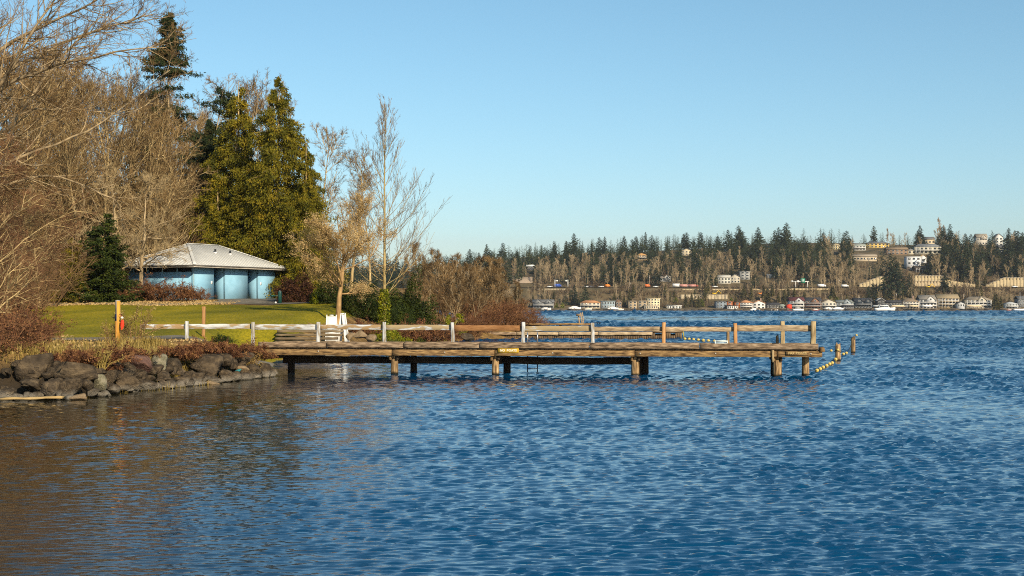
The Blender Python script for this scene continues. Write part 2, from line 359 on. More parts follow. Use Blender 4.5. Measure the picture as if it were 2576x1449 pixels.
# ------------------------------------------------------------------ lake
def lake():
    rng = np.random.default_rng(11)
    def waves(x, y, dy):
        z = np.zeros_like(x)
        nw = 230
        lam = np.exp(rng2.uniform(math.log(0.16), math.log(14.0), nw))     # wavelength along the view
        lx = np.maximum(0.36 * np.exp(rng2.uniform(0, 1.6, nw)), 4.2 * 17 * (lam / 4 / DY0) ** 0.92 / NCOL)
        lx *= np.where(rng2.uniform(0, 1, nw) < 0.5, -1, 1)
        ph = rng2.uniform(0, 6.28, nw)
        amp = WSLOPE * lam / 6.283 * rng2.uniform(0.5, 1.3, nw)
        slick = smooth(y + 14 * np.sin(x * 0.012), 268, 300) * (1 - smooth(y + 14 * np.sin(x * 0.009 + 1), 425, 470))
        calm = 0.32 + 0.68 * smooth(x + 0.10 * (y - 40), -8, 1)
        gust = 1 + 0.3 * np.sin(x * 0.21 + 0.7 + 1.3 * np.sin(y * 0.05)) * np.sin(y * 0.17 + x * 0.07) + 0.25 * np.sin(x * 0.6 + y * 0.31) * np.sin(y * 0.43 - x * 0.2 + 2)
        for L_, X_, p_, a_ in zip(lam, lx, ph, amp):
            fade = np.clip((L_ / dy - 2.1) / 0.9, 0, 1) * np.clip((7.5 - L_ / dy) / 3, 0, 1)
            if fade.max() <= 0: continue
            r_ = np.where(fade[:, 0] > 0)[0]; i0, i1 = r_[0], r_[-1] + 1; xs, yy = x[i0:i1], y[i0:i1]
            q2 = 6.283 * (xs / X_ + yy / L_) + p_ + 0.8 * np.sin(6.283 * (xs / (3.1 * X_) - yy / (4.3 * L_)) + 2 * p_)
            s_ = np.sin(q2); z[i0:i1] += a_ * fade[i0:i1] * (s_ + 0.35 * s_ * s_ - 0.17)
        lanes = 1 + 0.38 * np.sin(y * 0.085 + 1.4 * np.sin(x * 0.06) + 0.5) * np.sin(x * 0.045 + y * 0.021 + 0.9) + 0.22 * np.sin(y * 0.031 - x * 0.05 + 2.1)
        calm = calm * gust * np.clip(lanes, 0.35, 1.6)
        return z * calm * (1 - 0.75 * slick)
    # one sheet, finer rows and columns near the camera
    ys = [8.0]
    while ys[-1] < 1172:
        y = ys[-1]; ys.append(y + max(DY0, DY0 * (max(y, 17) / 17) ** 1.13))
    ys = np.array([-30, -10] + ys); ncol = NCOL
    u = np.linspace(-1, 1, ncol); u = np.sign(u) * np.abs(u) ** 1.0
    half = np.interp(ys, [-30, 8, 20, 40, 70, 150, 400, 1172], [40, 9, 13, 21, 34, 80, 250, 620])
    x = u[None] * half[:, None] + np.interp(ys, [0, 60, 1200], [0, 0, 60])[:, None]; y = np.broadcast_to(ys[:, None], x.shape).copy()
    rng2 = np.random.default_rng(5)
    z = waves(x, y, np.gradient(ys)[:, None]) * smooth(y, 7.5, 9)
    i = np.arange(x.size).reshape(x.shape)
    b = MB(); b.add(np.stack([x, y, z], -1).reshape(-1, 3), np.stack([i[:-1, :-1], i[:-1, 1:], i[1:, 1:], i[1:, :-1]], -1).reshape(-1, 4))
    # plain skirts left and right so that the lake runs on beyond the fine sheet
    b.add([(-2500, 1, -0.35), (2500, 1, -0.35), (2500, 1180, -0.35), (-2500, 1180, -0.35)], [(0, 1, 2, 3)])
    b.add([(-2500, -600, -0.35), (2500, -600, -0.35), (2500, 1, -0.35), (-2500, 1, -0.35)], [(0, 1, 2, 3)])
    m = bpy.data.materials.new('lake_water'); m.use_nodes = True
    n, l = m.node_tree.nodes, m.node_tree.links; p = n['Principled BSDF']
    p.inputs['Base Color'].default_value = WATER; p.inputs['IOR'].default_value = 1.333
    g = n.new('ShaderNodeNewGeometry'); sp = n.new('ShaderNodeSeparateXYZ'); l.new(g.outputs['Position'], sp.inputs[0])
    # wind slicks: long smooth streaks on the open lake
    mp = n.new('ShaderNodeMapping'); mp.inputs['Scale'].default_value = (0.0025, 0.008, 1); l.new(g.outputs['Position'], mp.inputs[0])
    sl = n.new('ShaderNodeTexNoise'); sl.inputs['Scale'].default_value = 1.0; sl.inputs['Detail'].default_value = 3; l.new(mp.outputs[0], sl.inputs['Vector'])
    band = n.new('ShaderNodeValToRGB'); cr = band.color_ramp; cr.elements[0].position = 0.268; cr.elements[0].color = (0, 0, 0, 1); cr.elements[1].position = 0.47; cr.elements[1].color = (0, 0, 0, 1)
    for q_, v_ in ((0.30, 1), (0.425, 1)): e = cr.elements.new(q_); e.color = (v_, v_, v_, 1)
    ya = n.new('ShaderNodeMath'); ya.operation = 'MULTIPLY_ADD'; ya.inputs[1].default_value = 0.001; ya.inputs[2].default_value = -0.05; l.new(sp.outputs['Y'], ya.inputs[0])
    yb = n.new('ShaderNodeMath'); yb.operation = 'MULTIPLY_ADD'; yb.inputs[1].default_value = 0.1; l.new(sl.outputs['Fac'], yb.inputs[0]); l.new(ya.outputs[0], yb.inputs[2]); l.new(yb.outputs[0], band.inputs['Fac'])
    far = n.new('ShaderNodeMapRange'); far.inputs['From Min'].default_value = 50; far.inputs['From Max'].default_value = 140
    far.inputs['To Min'].default_value = 0.05; far.inputs['To Max'].default_value = 0.14; l.new(sp.outputs['Y'], far.inputs['Value'])
    ro = n.new('ShaderNodeMix'); ro.data_type = 'FLOAT'; l.new(band.outputs[0], ro.inputs['Factor']); l.new(far.outputs[0], ro.inputs['A']); ro.inputs['B'].default_value = 0.1
    l.new(ro.outputs['Result'], p.inputs['Roughness'])
    mp2 = n.new('ShaderNodeMapping'); mp2.inputs['Scale'].default_value = (0.55, 1.25, 1); l.new(g.outputs['Position'], mp2.inputs[0])
    b1 = n.new('ShaderNodeTexNoise'); b1.inputs['Scale'].default_value = 2.6; b1.inputs['Detail'].default_value = 3; l.new(mp2.outputs[0], b1.inputs['Vector'])
    bs = n.new('ShaderNodeMapRange'); bs.inputs['From Min'].default_value = 1.0; bs.inputs['From Max'].default_value = 0.0; bs.inputs['To Min'].default_value = 0.2; bs.inputs['To Max'].default_value = 1.0
    l.new(band.outputs[0], bs.inputs['Value'])
    bp = n.new('ShaderNodeBump'); bp.inputs['Distance'].default_value = 0.02; l.new(bs.outputs[0], bp.inputs['Strength']); l.new(b1.outputs['Fac'], bp.inputs['Height']); l.new(bp.outputs[0], p.inputs['Normal'])
    # the wood's brown reflection by the left bank, put into the base colour
    at = n.new('ShaderNodeAttribute'); at.attribute_name = 'brown_reflection'
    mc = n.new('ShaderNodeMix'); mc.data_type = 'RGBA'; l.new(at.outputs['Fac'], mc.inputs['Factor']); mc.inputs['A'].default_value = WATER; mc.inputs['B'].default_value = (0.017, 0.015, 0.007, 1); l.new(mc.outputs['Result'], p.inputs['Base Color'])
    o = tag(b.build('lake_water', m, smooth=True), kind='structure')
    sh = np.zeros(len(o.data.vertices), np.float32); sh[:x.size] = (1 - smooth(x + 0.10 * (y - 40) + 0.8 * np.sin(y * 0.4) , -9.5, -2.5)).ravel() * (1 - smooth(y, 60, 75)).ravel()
    a_ = o.data.attributes.new('brown_reflection', 'FLOAT', 'POINT'); a_.data.foreach_set('value', sh)
    return o
WSLOPE, NCOL, DY0 = 0.066, 370, 0.052
WATER = (0.0, 0.045, 0.12, 1)
lake()
# ------------------------------------------------------------------ plant generators
m_bark_tan = mat('bark_tan', (0.18, 0.125, 0.055), (0.5, 0.37, 0.18), scale=4, stretch=(1, 1, 0.25), rnd=0.2, rough=0.95)
m_bark_grey = mat('bark_grey', (0.13, 0.095, 0.055), (0.4, 0.3, 0.17), scale=4, stretch=(1, 1, 0.3), rnd=0.2, rough=0.95)
m_twig_tan = mat('twig_tan', (0.06, 0.035, 0.014), (0.28, 0.175, 0.072), scale=0.5, rnd=0.25, rough=0.9)
m_twig_red = mat('twig_red', (0.08, 0.036, 0.018), (0.3, 0.155, 0.075), scale=0.8, rnd=0.2, rough=0.9)
m_twig_brown = mat('twig_brown', (0.07, 0.04, 0.018), (0.24, 0.145, 0.065), scale=0.6, rnd=0.25, rough=0.9)
m_twig_pale = mat('twig_pale', (0.22, 0.16, 0.08), (0.48, 0.36, 0.19), scale=0.6, rnd=0.2, rough=0.9)
m_cedar = mat('cedar_foliage', (0.05, 0.056, 0.004), (0.14, 0.125, 0.006), (0.29, 0.21, 0.012), scale=0.9, detail=8, rnd=0.12, trans=0.25, rough=0.8)
m_fir = mat('fir_foliage', (0.012, 0.024, 0.008), (0.03, 0.045, 0.012), (0.075, 0.065, 0.02), scale=0.8, detail=7, rnd=0.15, trans=0.2, rough=0.8)
m_dkgreen = mat('dark_green_foliage', (0.012, 0.022, 0.002), (0.03, 0.046, 0.004), (0.07, 0.085, 0.008), scale=1.2, detail=7, rnd=0.15, trans=0.2, rough=0.7)
m_olive = mat('olive_foliage', (0.06, 0.06, 0.004), (0.12, 0.1, 0.006), (0.2, 0.15, 0.01), scale=1.2, detail=7, rnd=0.1, trans=0.25)
m_ivy = mat('ivy_foliage', (0.05, 0.075, 0.003), (0.16, 0.18, 0.006), (0.32, 0.28, 0.015), scale=3, detail=6, rnd=0.1, trans=0.25, rough=0.5)
m_dryleaf = mat('dry_tan_leaves', (0.36, 0.23, 0.085), (0.55, 0.38, 0.16), (0.7, 0.52, 0.25), scale=2, detail=6, rnd=0.1, trans=0.3)
m_bramble = mat('bramble_leaves', (0.045, 0.016, 0.01), (0.14, 0.055, 0.025), (0.36, 0.19, 0.07), scale=3.5, detail=7, rnd=0.15, trans=0.2)
m_redleaf = mat('dark_red_leaves', (0.03, 0.012, 0.008), (0.075, 0.03, 0.015), (0.15, 0.065, 0.025), scale=3, detail=6, trans=0.15)
m_straw = mat('dry_grass_blades', (0.22, 0.16, 0.035), (0.4, 0.29, 0.08), (0.5, 0.4, 0.15), scale=2, trans=0.3)

def bare_mesh(seed, H, r0, n1=22, n2=9, n3=8, n4=4, t0=0.22, ang=(0.6, 1.05), spread=0.36, up=0.09, twig=0.011, lean=(0, 0), mats=None, wander=0.05, leaves=None, sag=0.0):
    rng = np.random.default_rng(seed); mt, mc = mats
    A, B = MB(), MB()
    base = np.zeros((1, 3)); L0 = np.array([H * 0.96])
    p0, R0 = branches(rng, base, np.array([[lean[0], lean[1], 1.0]]), L0, np.array([r0]), np.array([r0 * 0.08]), 12, wander, 0.03)
    R0[:, 0] *= 1.35; p0[:, 0, 2] -= 0.3
    A.add(*tubes(p0, R0, 8))
    b, d, L, r = spawn(rng, p0, R0, n1, t0, 0.99, ang, spread, 0.5, L0, 0.02)
    p1, R1 = branches(rng, b, d, L, r, np.full(len(b), twig * 1.4), 8, 0.11, up, sag); A.add(*tubes(p1, R1, 5))
    b, d, L2, r = spawn(rng, p1, R1, n2, 0.15, 1.0, (0.45, 0.95), 0.48, 0.55, L, twig * 1.5)
    p2, R2 = branches(rng, b, d, L2, np.maximum(r, twig * 2.2), np.full(len(b), twig), 5, 0.13, up * 0.8, sag); A.add(*tubes(p2, R2, 4))
    b, d, L3, r = spawn(rng, p2, R2, n3, 0.1, 1.0, (0.4, 0.95), 0.5, 0.6, L2, twig)
    p3, R3 = branches(rng, b, d, np.maximum(L3, 0.25), np.minimum(r, twig * 1.6), np.full(len(b), twig * 0.7), 3, 0.16, up * 0.6, sag); B.add(*tubes(p3, R3, 3))
    tips = p3
    if n4:
        b, d, L4, r = spawn(rng, p3, R3, n4, 0.1, 1.0, (0.4, 0.9), 0.55, 0.7, np.maximum(L3, 0.3), twig * 0.6)
        p4, R4 = branches(rng, b, d, np.maximum(L4, 0.18), r, np.full(len(b), twig * 0.45), 2, 0.15, up * 0.5, sag); B.add(*tubes(p4, R4, 3)); tips = p4
    out = [A.mesh('trunk', mt, True), B.mesh('crown', mc)]
    if leaves:
        n, sz, ml = leaves; Cc = tips.reshape(-1, 3); Cc = np.vstack([Cc, p3.reshape(-1, 3), p2[:, 2:].reshape(-1, 3)]); Cc = Cc[rng.integers(0, len(Cc), n)] + rng.normal(0, 0.13, (n, 3))
        out.append(MB().add(*diamonds(rng, Cc, sz, 0.6, hang=0.8)).mesh('dry_leaves', ml))
    return out
def stand(name, meshes, label, cat, loc, rz=0.0, sc=1.0, group=None, tilt=(0, 0)):
    o = thing(name, label, cat, loc, rz, group); o.scale = (sc, sc, sc) if np.isscalar(sc) else sc
    o.rotation_euler = (tilt[0], tilt[1], rz)
    for me in meshes: link(me.name.split('.')[0], me, o)
    return o

def conifer_mesh(seed, H, Rm, nb, ns, droop, sz, asp=0.32, base=0.03, pw=0.75, mats=None, hang=0.8, trunk=0.3, irr=0.25, tipup=0.35, jit=0.1, under=0.0, gap=None, spire=False, lat_w=0.16, tset=None):
    rng = np.random.default_rng(seed); mt, mf = mats
    t = base + (1 - base) * (1 - np.sqrt(rng.uniform(0, 1, nb))) ; t = np.clip(t, base, 0.995)
    if tset is not None: t = np.concatenate([rng.uniform(a, b, k) for a, b, k in tset]); nb = len(t)
    if gap: t = t[[not any(a < q < b and rng.uniform() < k for a, b, k in gap) for q in t]]; nb = len(t)
    az = rng.uniform(0, 2 * math.pi, nb)
    lob = 1 + irr * np.sin(az * 2 + t * 9) * 0.5 + irr * np.sin(az * 5 - t * 23) * 0.4
    prof = np.sin(np.minimum(1, (1 - t) * 1.35) * math.pi / 2) if spire else (1 - t) ** pw
    L = (Rm * prof * lob * rng.uniform(0.6, 1.12, nb)) + 0.14
    s = rng.uniform(0.12, 1, (nb, ns)) ** 0.7
    wid = lat_w * L[:, None] * (1 - 0.6 * s)
    rr = L[:, None] * s; lat = rng.normal(0, 1, (nb, ns)) * wid
    zz = t[:, None] * H + rr * 0.12 - droop * L[:, None] * (s ** 2) + tipup * droop * L[:, None] * s ** 4 - np.abs(lat) * 0.25 - under * rng.uniform(0, 1, (nb, ns)) ** 2
    ca, sa = np.cos(az)[:, None], np.sin(az)[:, None]
    Cc = np.stack([rr * ca - lat * sa, rr * sa + lat * ca, zz], -1).reshape(-1, 3) + rng.normal(0, jit, (nb * ns, 3))
    out = np.stack([np.broadcast_to(ca, rr.shape), np.broadcast_to(sa, rr.shape), np.zeros_like(rr)], -1).reshape(-1, 3)
    B = MB().add(*diamonds(rng, Cc, sz, asp, hang=hang, outw=out * 0.9))
    A = MB(); k = 8
    A.tube(np.stack([np.zeros(k), np.zeros(k), np.linspace(-0.4, H * 0.985, k)], 1), np.linspace(trunk, 0.02, k), 7)
    sel = rng.permutation(nb)[:max(20, nb // 4)]
    q = np.linspace(0, 0.9, 4)[None]
    bx = np.stack([L[sel, None] * q * ca[sel], L[sel, None] * q * sa[sel], t[sel, None] * H + L[sel, None] * q * 0.12 - droop * L[sel, None] * q ** 2 + tipup * droop * L[sel, None] * q ** 4], -1)
    A.add(*tubes(bx, np.maximum(0.012, 0.06 * (1 - q) * (L[sel, None] / Rm)) * np.ones_like(bx[..., 0]), 3))
    return [A.mesh('trunk', mt), B.mesh('crown', mf)]

def shrub_mesh(seed, rx, ry, h, nstem, ntw, nleaf, lsz, ms, ml, twig=0.01, asp=0.55, hollow=0.5, hang=0.3, arch=0.25):
    """stems fan out of the ground, leaves sit on and between the twigs"""
    rng = np.random.default_rng(seed); A = MB()
    a = rng.uniform(0, 6.283, nstem); q = np.sqrt(rng.uniform(0, 1, nstem))
    base = np.stack([np.cos(a) * rx * 0.5 * q, np.sin(a) * ry * 0.5 * q, np.full(nstem, -0.1)], 1)
    d = np.stack([np.cos(a) * rx * q, np.sin(a) * ry * q, np.full(nstem, h * 0.9)], 1)
    L = np.linalg.norm(d, axis=1) * rng.uniform(0.6, 1.05, nstem)
    p1, R1 = branches(rng, base, d, L, np.full(nstem, twig * 2.4), np.full(nstem, twig * 0.8), 6, 0.14, 0.02, arch); A.add(*tubes(p1, R1, 4))
    pts = [p1[:, 2:].reshape(-1, 3)]
    if ntw:
        b, dd, L2, r = spawn(rng, p1, R1, ntw, 0.2, 1, (0.4, 1.0), 0.4, 0.6, L, twig)
        p2, R2 = branches(rng, b, dd, L2, r, r * 0.5, 3, 0.18, 0.03, arch); A.add(*tubes(p2, R2, 3)); pts.append(p2.reshape(-1, 3))
        b, dd, L3, r = spawn(rng, p2, R2, 3, 0.2, 1, (0.4, 1.0), 0.5, 0.6, L2, twig * 0.6)
        p3, R3 = branches(rng, b, dd, L3, r, r * 0.5, 2, 0.18, 0.03, arch); A.add(*tubes(p3, R3, 3)); pts.append(p3.reshape(-1, 3))
    out = [A.mesh('stems', ms)]
    if nleaf:
        Pp = np.vstack(pts); Cc = Pp[rng.integers(0, len(Pp), nleaf)] + rng.normal(0, lsz * 1.2, (nleaf, 3)); Cc[:, 2] = np.maximum(Cc[:, 2], lsz * 0.3)
        out.append(MB().add(*diamonds(rng, Cc, lsz, asp, hang=hang)).mesh('foliage', ml))
    return out
def mound_mesh(seed, rx, ry, h, nleaf, lsz, ml, ms, asp=0.6, hang=0.4, rough=0.25, inner=0.35):
    """dense leafy bush: leaf-sized faces through an uneven shell round a dark twig core"""
    rng = np.random.default_rng(seed)
    d = nrm(rng.normal(0, 1, (nleaf, 3))); d[:, 2] = np.abs(d[:, 2])
    ph = rng.uniform(0, 6.28, 6)
    lump = 1 + rough * (np.sin(d[:, 0] * 4 + ph[0]) * np.sin(d[:, 1] * 5 + ph[1]) + 0.6 * np.sin(d[:, 2] * 9 + ph[2] + d[:, 0] * 7) + 0.4 * np.sin(d[:, 1] * 13 + d[:, 2] * 11 + ph[3]))
    rad = lump * (1 - inner * rng.uniform(0, 1, nleaf) ** 2)
    Cc = d * rad[:, None] * np.array((rx, ry, h)) + rng.normal(0, lsz * 0.6, (nleaf, 3)); Cc[:, 2] = np.maximum(Cc[:, 2], 0.02)
    B = MB().add(*diamonds(rng, Cc, lsz, asp, hang=hang, outw=d * 0.5))
    n = 40; a = nrm(rng.normal(0, 1, (n, 3))); a[:, 2] = np.abs(a[:, 2]) + 0.2
    p, Rr = branches(rng, np.zeros((n, 3)) + rng.normal(0, 0.15, (n, 3)) * np.array((rx, ry, 0)), a * np.array((rx, ry, h)), np.full(n, min(rx, h) * 0.9), np.full(n, 0.03), np.full(n, 0.01), 4, 0.1, 0.0)
    return [MB().add(*tubes(p, Rr, 3)).mesh('stems', ms), B.mesh('foliage', ml)]

# ------------------------------------------------------------------ the wood on the left
BT = (m_bark_tan, m_twig_tan); BG = (m_bark_grey, m_twig_pale); BB = (m_bark_tan, m_twig_brown)
bareA = bare_mesh(1, 21, 0.24, n1=30, n2=10, n3=7, n4=3, t0=0.15, ang=(0.5, 1.0), spread=0.36, up=0.1, mats=BT, twig=0.012)
bareB = bare_mesh(2, 19, 0.2, n1=28, n2=10, n3=7, n4=3, t0=0.18, ang=(0.5, 1.0), spread=0.38, up=0.09, mats=BT, twig=0.012, lean=(0.05, 0))
bareC = bare_mesh(3, 23, 0.22, n1=22, n2=8, n3=8, n4=3, t0=0.25, ang=(0.4, 0.8), spread=0.32, up=0.13, mats=BB, twig=0.012)
bareD = bare_mesh(4, 15, 0.22, n1=20, n2=9, n3=8, n4=3, t0=0.18, ang=(0.7, 1.2), spread=0.46, up=0.06, mats=BT, twig=0.012, wander=0.09)
kinds = {'A': (bareA, 21), 'B': (bareB, 19), 'C': (bareC, 23), 'D': (bareD, 15)}
wood = [('C', 20, 150, 60), ('A', 95, 140, 110), ('B', 165, 148, 130), ('C', 235, 158, 150), ('A', 290, 143, 185), ('B', 340, 150, 215), ('C', 395, 160, 205),
        ('D', 60, 118, 400), ('B', 130, 126, 300), ('A', 210, 125, 330), ('D', 300, 124, 430), ('D', 375, 127, 400), ('B', 455, 150, 260), ('A', 510, 158, 290), ('C', 560, 165, 215), ('B', 600, 172, 195),
        ('A', 660, 172, 200), ('D', 440, 129, 470), ('D', -20, 105, 200), ('B', -60, 120, 20), ('A', -110, 100, -60), ('C', -160, 90, -150), ('B', -230, 80, -200), ('A', 30, 170, 170), ('B', 125, 172, 190), ('A', 200, 168, 180), ('C', 265, 172, 200), ('B', 320, 176, 230), ('A', 370, 170, 250), ('C', 430, 174, 250), ('A', 480, 170, 300), ('D', 240, 135, 420), ('D', 170, 136, 400), ('D', 20, 132, 380), ('D', 500, 140, 440), ('D', 340, 139, 420), ('D', 100, 112, 480), ('A', 60, 128, 190), ('C', 150, 132, 170), ('A', 250, 130, 200), ('B', 310, 134, 240), ('C', 190, 141, 150), ('A', 360, 136, 270), ('B', 415, 140, 300), ('C', 330, 165, 190), ('A', 20, 120, 210), ('B', 90, 155, 140)]
sel = random.Random(4)
for k, px, Y, ytop in wood:
    me, h0 = kinds[k]; p = gnd(px, Y); s = (wz(ytop, Y) - p[2]) / h0
    stand('bare_tree', me, 'leafless tan-twigged tree in the dense winter wood at the left', 'tree', p, sel.uniform(0, 6.28), s, 'leafless trees of the wood behind the lawn')
# undergrowth that closes the view low down between the trunks
und = shrub_mesh(21, 3.2, 2.4, 4.5, 34, 7, 0, 0.1, m_twig_brown, None, twig=0.014)
for i, (px, Y, s) in enumerate([(20, 104, 1.2), (90, 108, 1.3), (150, 122, 1.3), (330, 126, 1.0), (60, 124, 1.5), (230, 132, 1.5), (420, 134, 1.5), (500, 138, 1.5), (-40, 112, 1.6), (290, 138, 1.7), (370, 142, 1.6), (130, 138, 1.7), (-10, 92, 1.2), (40, 86, 0.9)]):
    stand('understory_shrub', und, 'leafless brown understory shrub among the trunks of the wood', 'shrub', gnd(px, Y), i * 1.3, s, 'understory shrubs in the wood')

# conifers by the building
BACK = True
cedarA = conifer_mesh(31, 23.5, 5.6, 700, 180, 0.45, 0.125, spire=True, lat_w=0.14, asp=0.4, mats=(m_bark_tan, m_cedar), hang=1.0, trunk=0.45, pw=0.5, irr=0.35, under=0.7, jit=0.1)
cedarB = conifer_mesh(32, 21.5, 4.5, 460, 180, 0.45, 0.125, spire=True, lat_w=0.14, asp=0.4, mats=(m_bark_tan, m_cedar), hang=1.0, trunk=0.4, pw=0.6, irr=0.4, under=0.5, jit=0.12)
def top_to(px, Y, ytop, H): p = gnd(px, Y); return p, (wz(ytop, Y) - p[2]) / H
p, s = top_to(694, 134, 188, 23.5); stand('cedar_tree', cedarA, 'tallest broad golden-green cedar behind the right end of the blue building', 'tree', p, 0.4, s, tilt=(0, 0.015))
p, s = top_to(600, 138, 196, 21.5); stand('cedar_tree', cedarB, 'narrower cedar just left of the tallest cedar, with a thin spire top', 'tree', p, 1.4, s)
p, s = top_to(770, 131, 350, 23.5); stand('cedar_tree', cedarB, 'lower cedar at the right flank of the cedar group, above the tan-leaved tree', 'tree', p, 3.0, (s * 0.95, s * 0.95, s * 1.09))
p, s = top_to(548, 136, 420, 23.5); stand('cedar_tree', cedarB, 'lower dark cedar rising directly behind the roof ridge of the blue building', 'tree', p, 4.4, (s * 1.0, s * 1.0, s * 1.09))
firA = conifer_mesh(33, 29, 8.6, 190, 170, 0.16, 0.14, tset=[(0.775, 0.995, 105), (0.45, 0.77, 26)], asp=0.34, base=0.4, mats=(m_bark_grey, m_fir), hang=0.7, trunk=0.28, pw=0.85, irr=0.7, jit=0.14, lat_w=0.13)
p, s = top_to(424, 146, 30, 29); stand('fir_tree', firA, 'tall thin dark fir with a bushy top, highest tree against the sky', 'tree', p, 0.6, s)
firB = conifer_mesh(34, 22, 4.4, 150, 150, 0.2, 0.15, asp=0.34, base=0.35, mats=(m_bark_grey, m_fir), hang=0.7, trunk=0.25, pw=0.5, irr=0.6, jit=0.18)
p, s = top_to(478, 148, 205, 22); stand('fir_tree', firB, 'ragged leaning fir with sparse upswept branches right of the tallest fir', 'tree', p, 0.2, s, tilt=(0, 0.16))
p, s = top_to(526, 147, 300, 22); stand('fir_tree', firA, 'shorter ragged fir between the leaning fir and the cedars', 'tree', p, 2.2, (s * 0.7, s * 0.7, s * 0.76))
dk = conifer_mesh(35, 8.2, 2.6, 420, 56, 0.3, 0.12, asp=0.45, base=0.01, mats=(m_bark_tan, m_dkgreen), hang=0.4, trunk=0.12, pw=0.55, irr=0.4, jit=0.08)
p, s = top_to(262, 115, 535, 8.2); stand('spruce_tree', dk, 'dark green bushy young spruce at the left end of the blue building', 'tree', p, 0.0, (s * 1.1, s * 1.1, s))
ol = conifer_mesh(36, 6.4, 1.9, 240, 40, 0.35, 0.12, asp=0.4, base=0.01, mats=(m_bark_grey, m_olive), hang=0.6, trunk=0.1, pw=0.5, irr=0.4, jit=0.1)
for i, (px, Y, yt) in enumerate([(60, 150, 430), (130, 146, 400), (210, 150, 420), (285, 152, 400), (350, 148, 440), (400, 156, 380), (455, 152, 420), (510, 150, 400), (15, 140, 470), (245, 140, 480), (160, 160, 360), (470, 141, 500), (-40, 130, 420)]):  # dark trees added behind the bare ones to stand in for the shaded interior
    p, s = top_to(px, Y, yt, 8.2); stand('backdrop_evergreen', dk, 'dark evergreen added as shaded backdrop deep inside the leafless wood', 'tree', p, i * 1.1, (s * 0.7, s * 0.7, s), 'evergreens inside the wood')
p, s = top_to(182, 114.5, 600, 6.4); stand('young_cedar', ol, 'yellowish young cedar beside the dark green spruce', 'tree', p, 0.5, s)
p, s = top_to(112, 116, 650, 6.4); stand('young_cedar', dk, 'small dark evergreen half hidden by the red twigs at the far left', 'tree', p, 1.5, s * 0.75)

# bare trees to the right of the cedars
thin = bare_mesh(41, 15, 0.16, n1=22, n2=8, n3=7, n4=3, t0=0.2, ang=(0.45, 0.85), spread=0.36, up=0.12, mats=(m_bark_tan, m_twig_tan), twig=0.009)
p, s = top_to(812, 140, 330, 15); stand('bare_tree', thin, 'thin leafless tree close behind the right edge of the cedars', 'tree', p, 0.3, s)
p, s = top_to(884, 136, 385, 15); stand('bare_tree', thin, 'rounded leafless tree between the cedars and the tall slender tree', 'tree', p, 2.1, (s * 1.15, s * 1.15, s))
p, s = top_to(930, 142, 440, 15); stand('bare_tree', thin, 'low leafless tree behind the trunk of the tall slender tree', 'tree', p, 4.0, s)
def poplar():
    rng = np.random.default_rng(42); A, B = MB(), MB(); H = 15.2
    p0, R0 = branches(rng, np.zeros((1, 3)), np.array([[0.0, 0, 1.0]]), np.array([H]), np.array([0.13]), np.array([0.01]), 14, 0.012, 0.02)
    p0[:, 0, 2] -= 0.3; A.add(*tubes(p0, R0, 9))
    n = 58; t = np.linspace(0.17, 0.97, n); i = np.minimum((t * 14).astype(int), 13); fr = t * 14 - i
    b = p0[0, i] + (p0[0, i + 1] - p0[0, i]) * fr[:, None]
    a = rng.uniform(0, 6.28, n) + np.arange(n) * 2.4; tilt = np.interp(t, [0.15, 0.5, 1], [1.22, 0.95, 0.4])
    d = np.stack([np.cos(a) * np.sin(tilt), np.sin(a) * np.sin(tilt), np.cos(tilt)], 1)
    L = np.interp(t, [0.15, 0.3, 0.6, 1], [5.8, 5.8, 3.8, 1.1]) * rng.uniform(0.75, 1.12, n)
    p1, R1 = branches(rng, b, d, L, np.interp(t, [0, 1], [0.028, 0.013]), np.full(n, 0.006), 9, 0.03, 0.11); A.add(*tubes(p1, R1, 5))
    b, d, L2, r = spawn(rng, p1, R1, 8, 0.2, 0.95, (0.35, 0.7), 0.42, 0.6, L, 0.009)
    p2, R2 = branches(rng, b, d, L2, r, np.full(len(b), 0.006), 5, 0.05, 0.12); B.add(*tubes(p2, R2, 3))
    b, d, L3, r = spawn(rng, p2, R2, 4, 0.2, 0.95, (0.35, 0.7), 0.45, 0.7, L2, 0.006)
    p3, R3 = branches(rng, b, d, L3, r, np.full(len(b), 0.005), 3, 0.06, 0.12); B.add(*tubes(p3, R3, 3))
    o = thing('poplar_tree', 'tall slender leafless tree with upswept branches and ivy on its foot', 'tree', gnd(966, 101))
    A.build('trunk', mat('bark_poplar', (0.22, 0.16, 0.06), (0.4, 0.3, 0.13), scale=3, stretch=(1, 1, 0.3)), o, True); B.build('crown', m_twig_tan, o)
    k = 3600; z = 3.4 * rng.uniform(0, 1, k) ** 1.25; th = rng.uniform(0, 6.28, k); rr = 0.2 + 0.22 * rng.uniform(0, 1, k) * np.interp(z, [0, 2.5, 3.4], [1.4, 1, 0.3])
    MB().add(*diamonds(rng, np.stack([rr * np.cos(th), rr * np.sin(th), z], 1), 0.055, 0.75, hang=0.5)).build('ivy', m_ivy, o)
    s = (wz(268, 101) - o.location.z) / (H + 0.1); o.scale = (s, s, s)
poplar()
tan = bare_mesh(43, 8.0, 0.2, n1=20, n2=9, n3=7, n4=3, t0=0.28, ang=(0.8, 1.35), spread=0.58, up=0.07, mats=(mat('bark_brown', (0.2, 0.12, 0.05), (0.42, 0.27, 0.12), scale=5, stretch=(1, 1, .3)), m_twig_pale), twig=0.010, wander=0.1, lean=(0.1, 0), leaves=(36000, 0.03, m_dryleaf))
p, s = top_to(848, 97, 522, 8.0); stand('leafy_tree', tan, 'small spreading tree still holding dry tan leaves, leaning trunk on the lawn edge', 'tree', p, 0.2, (s * 1.05, s * 1.05, s))

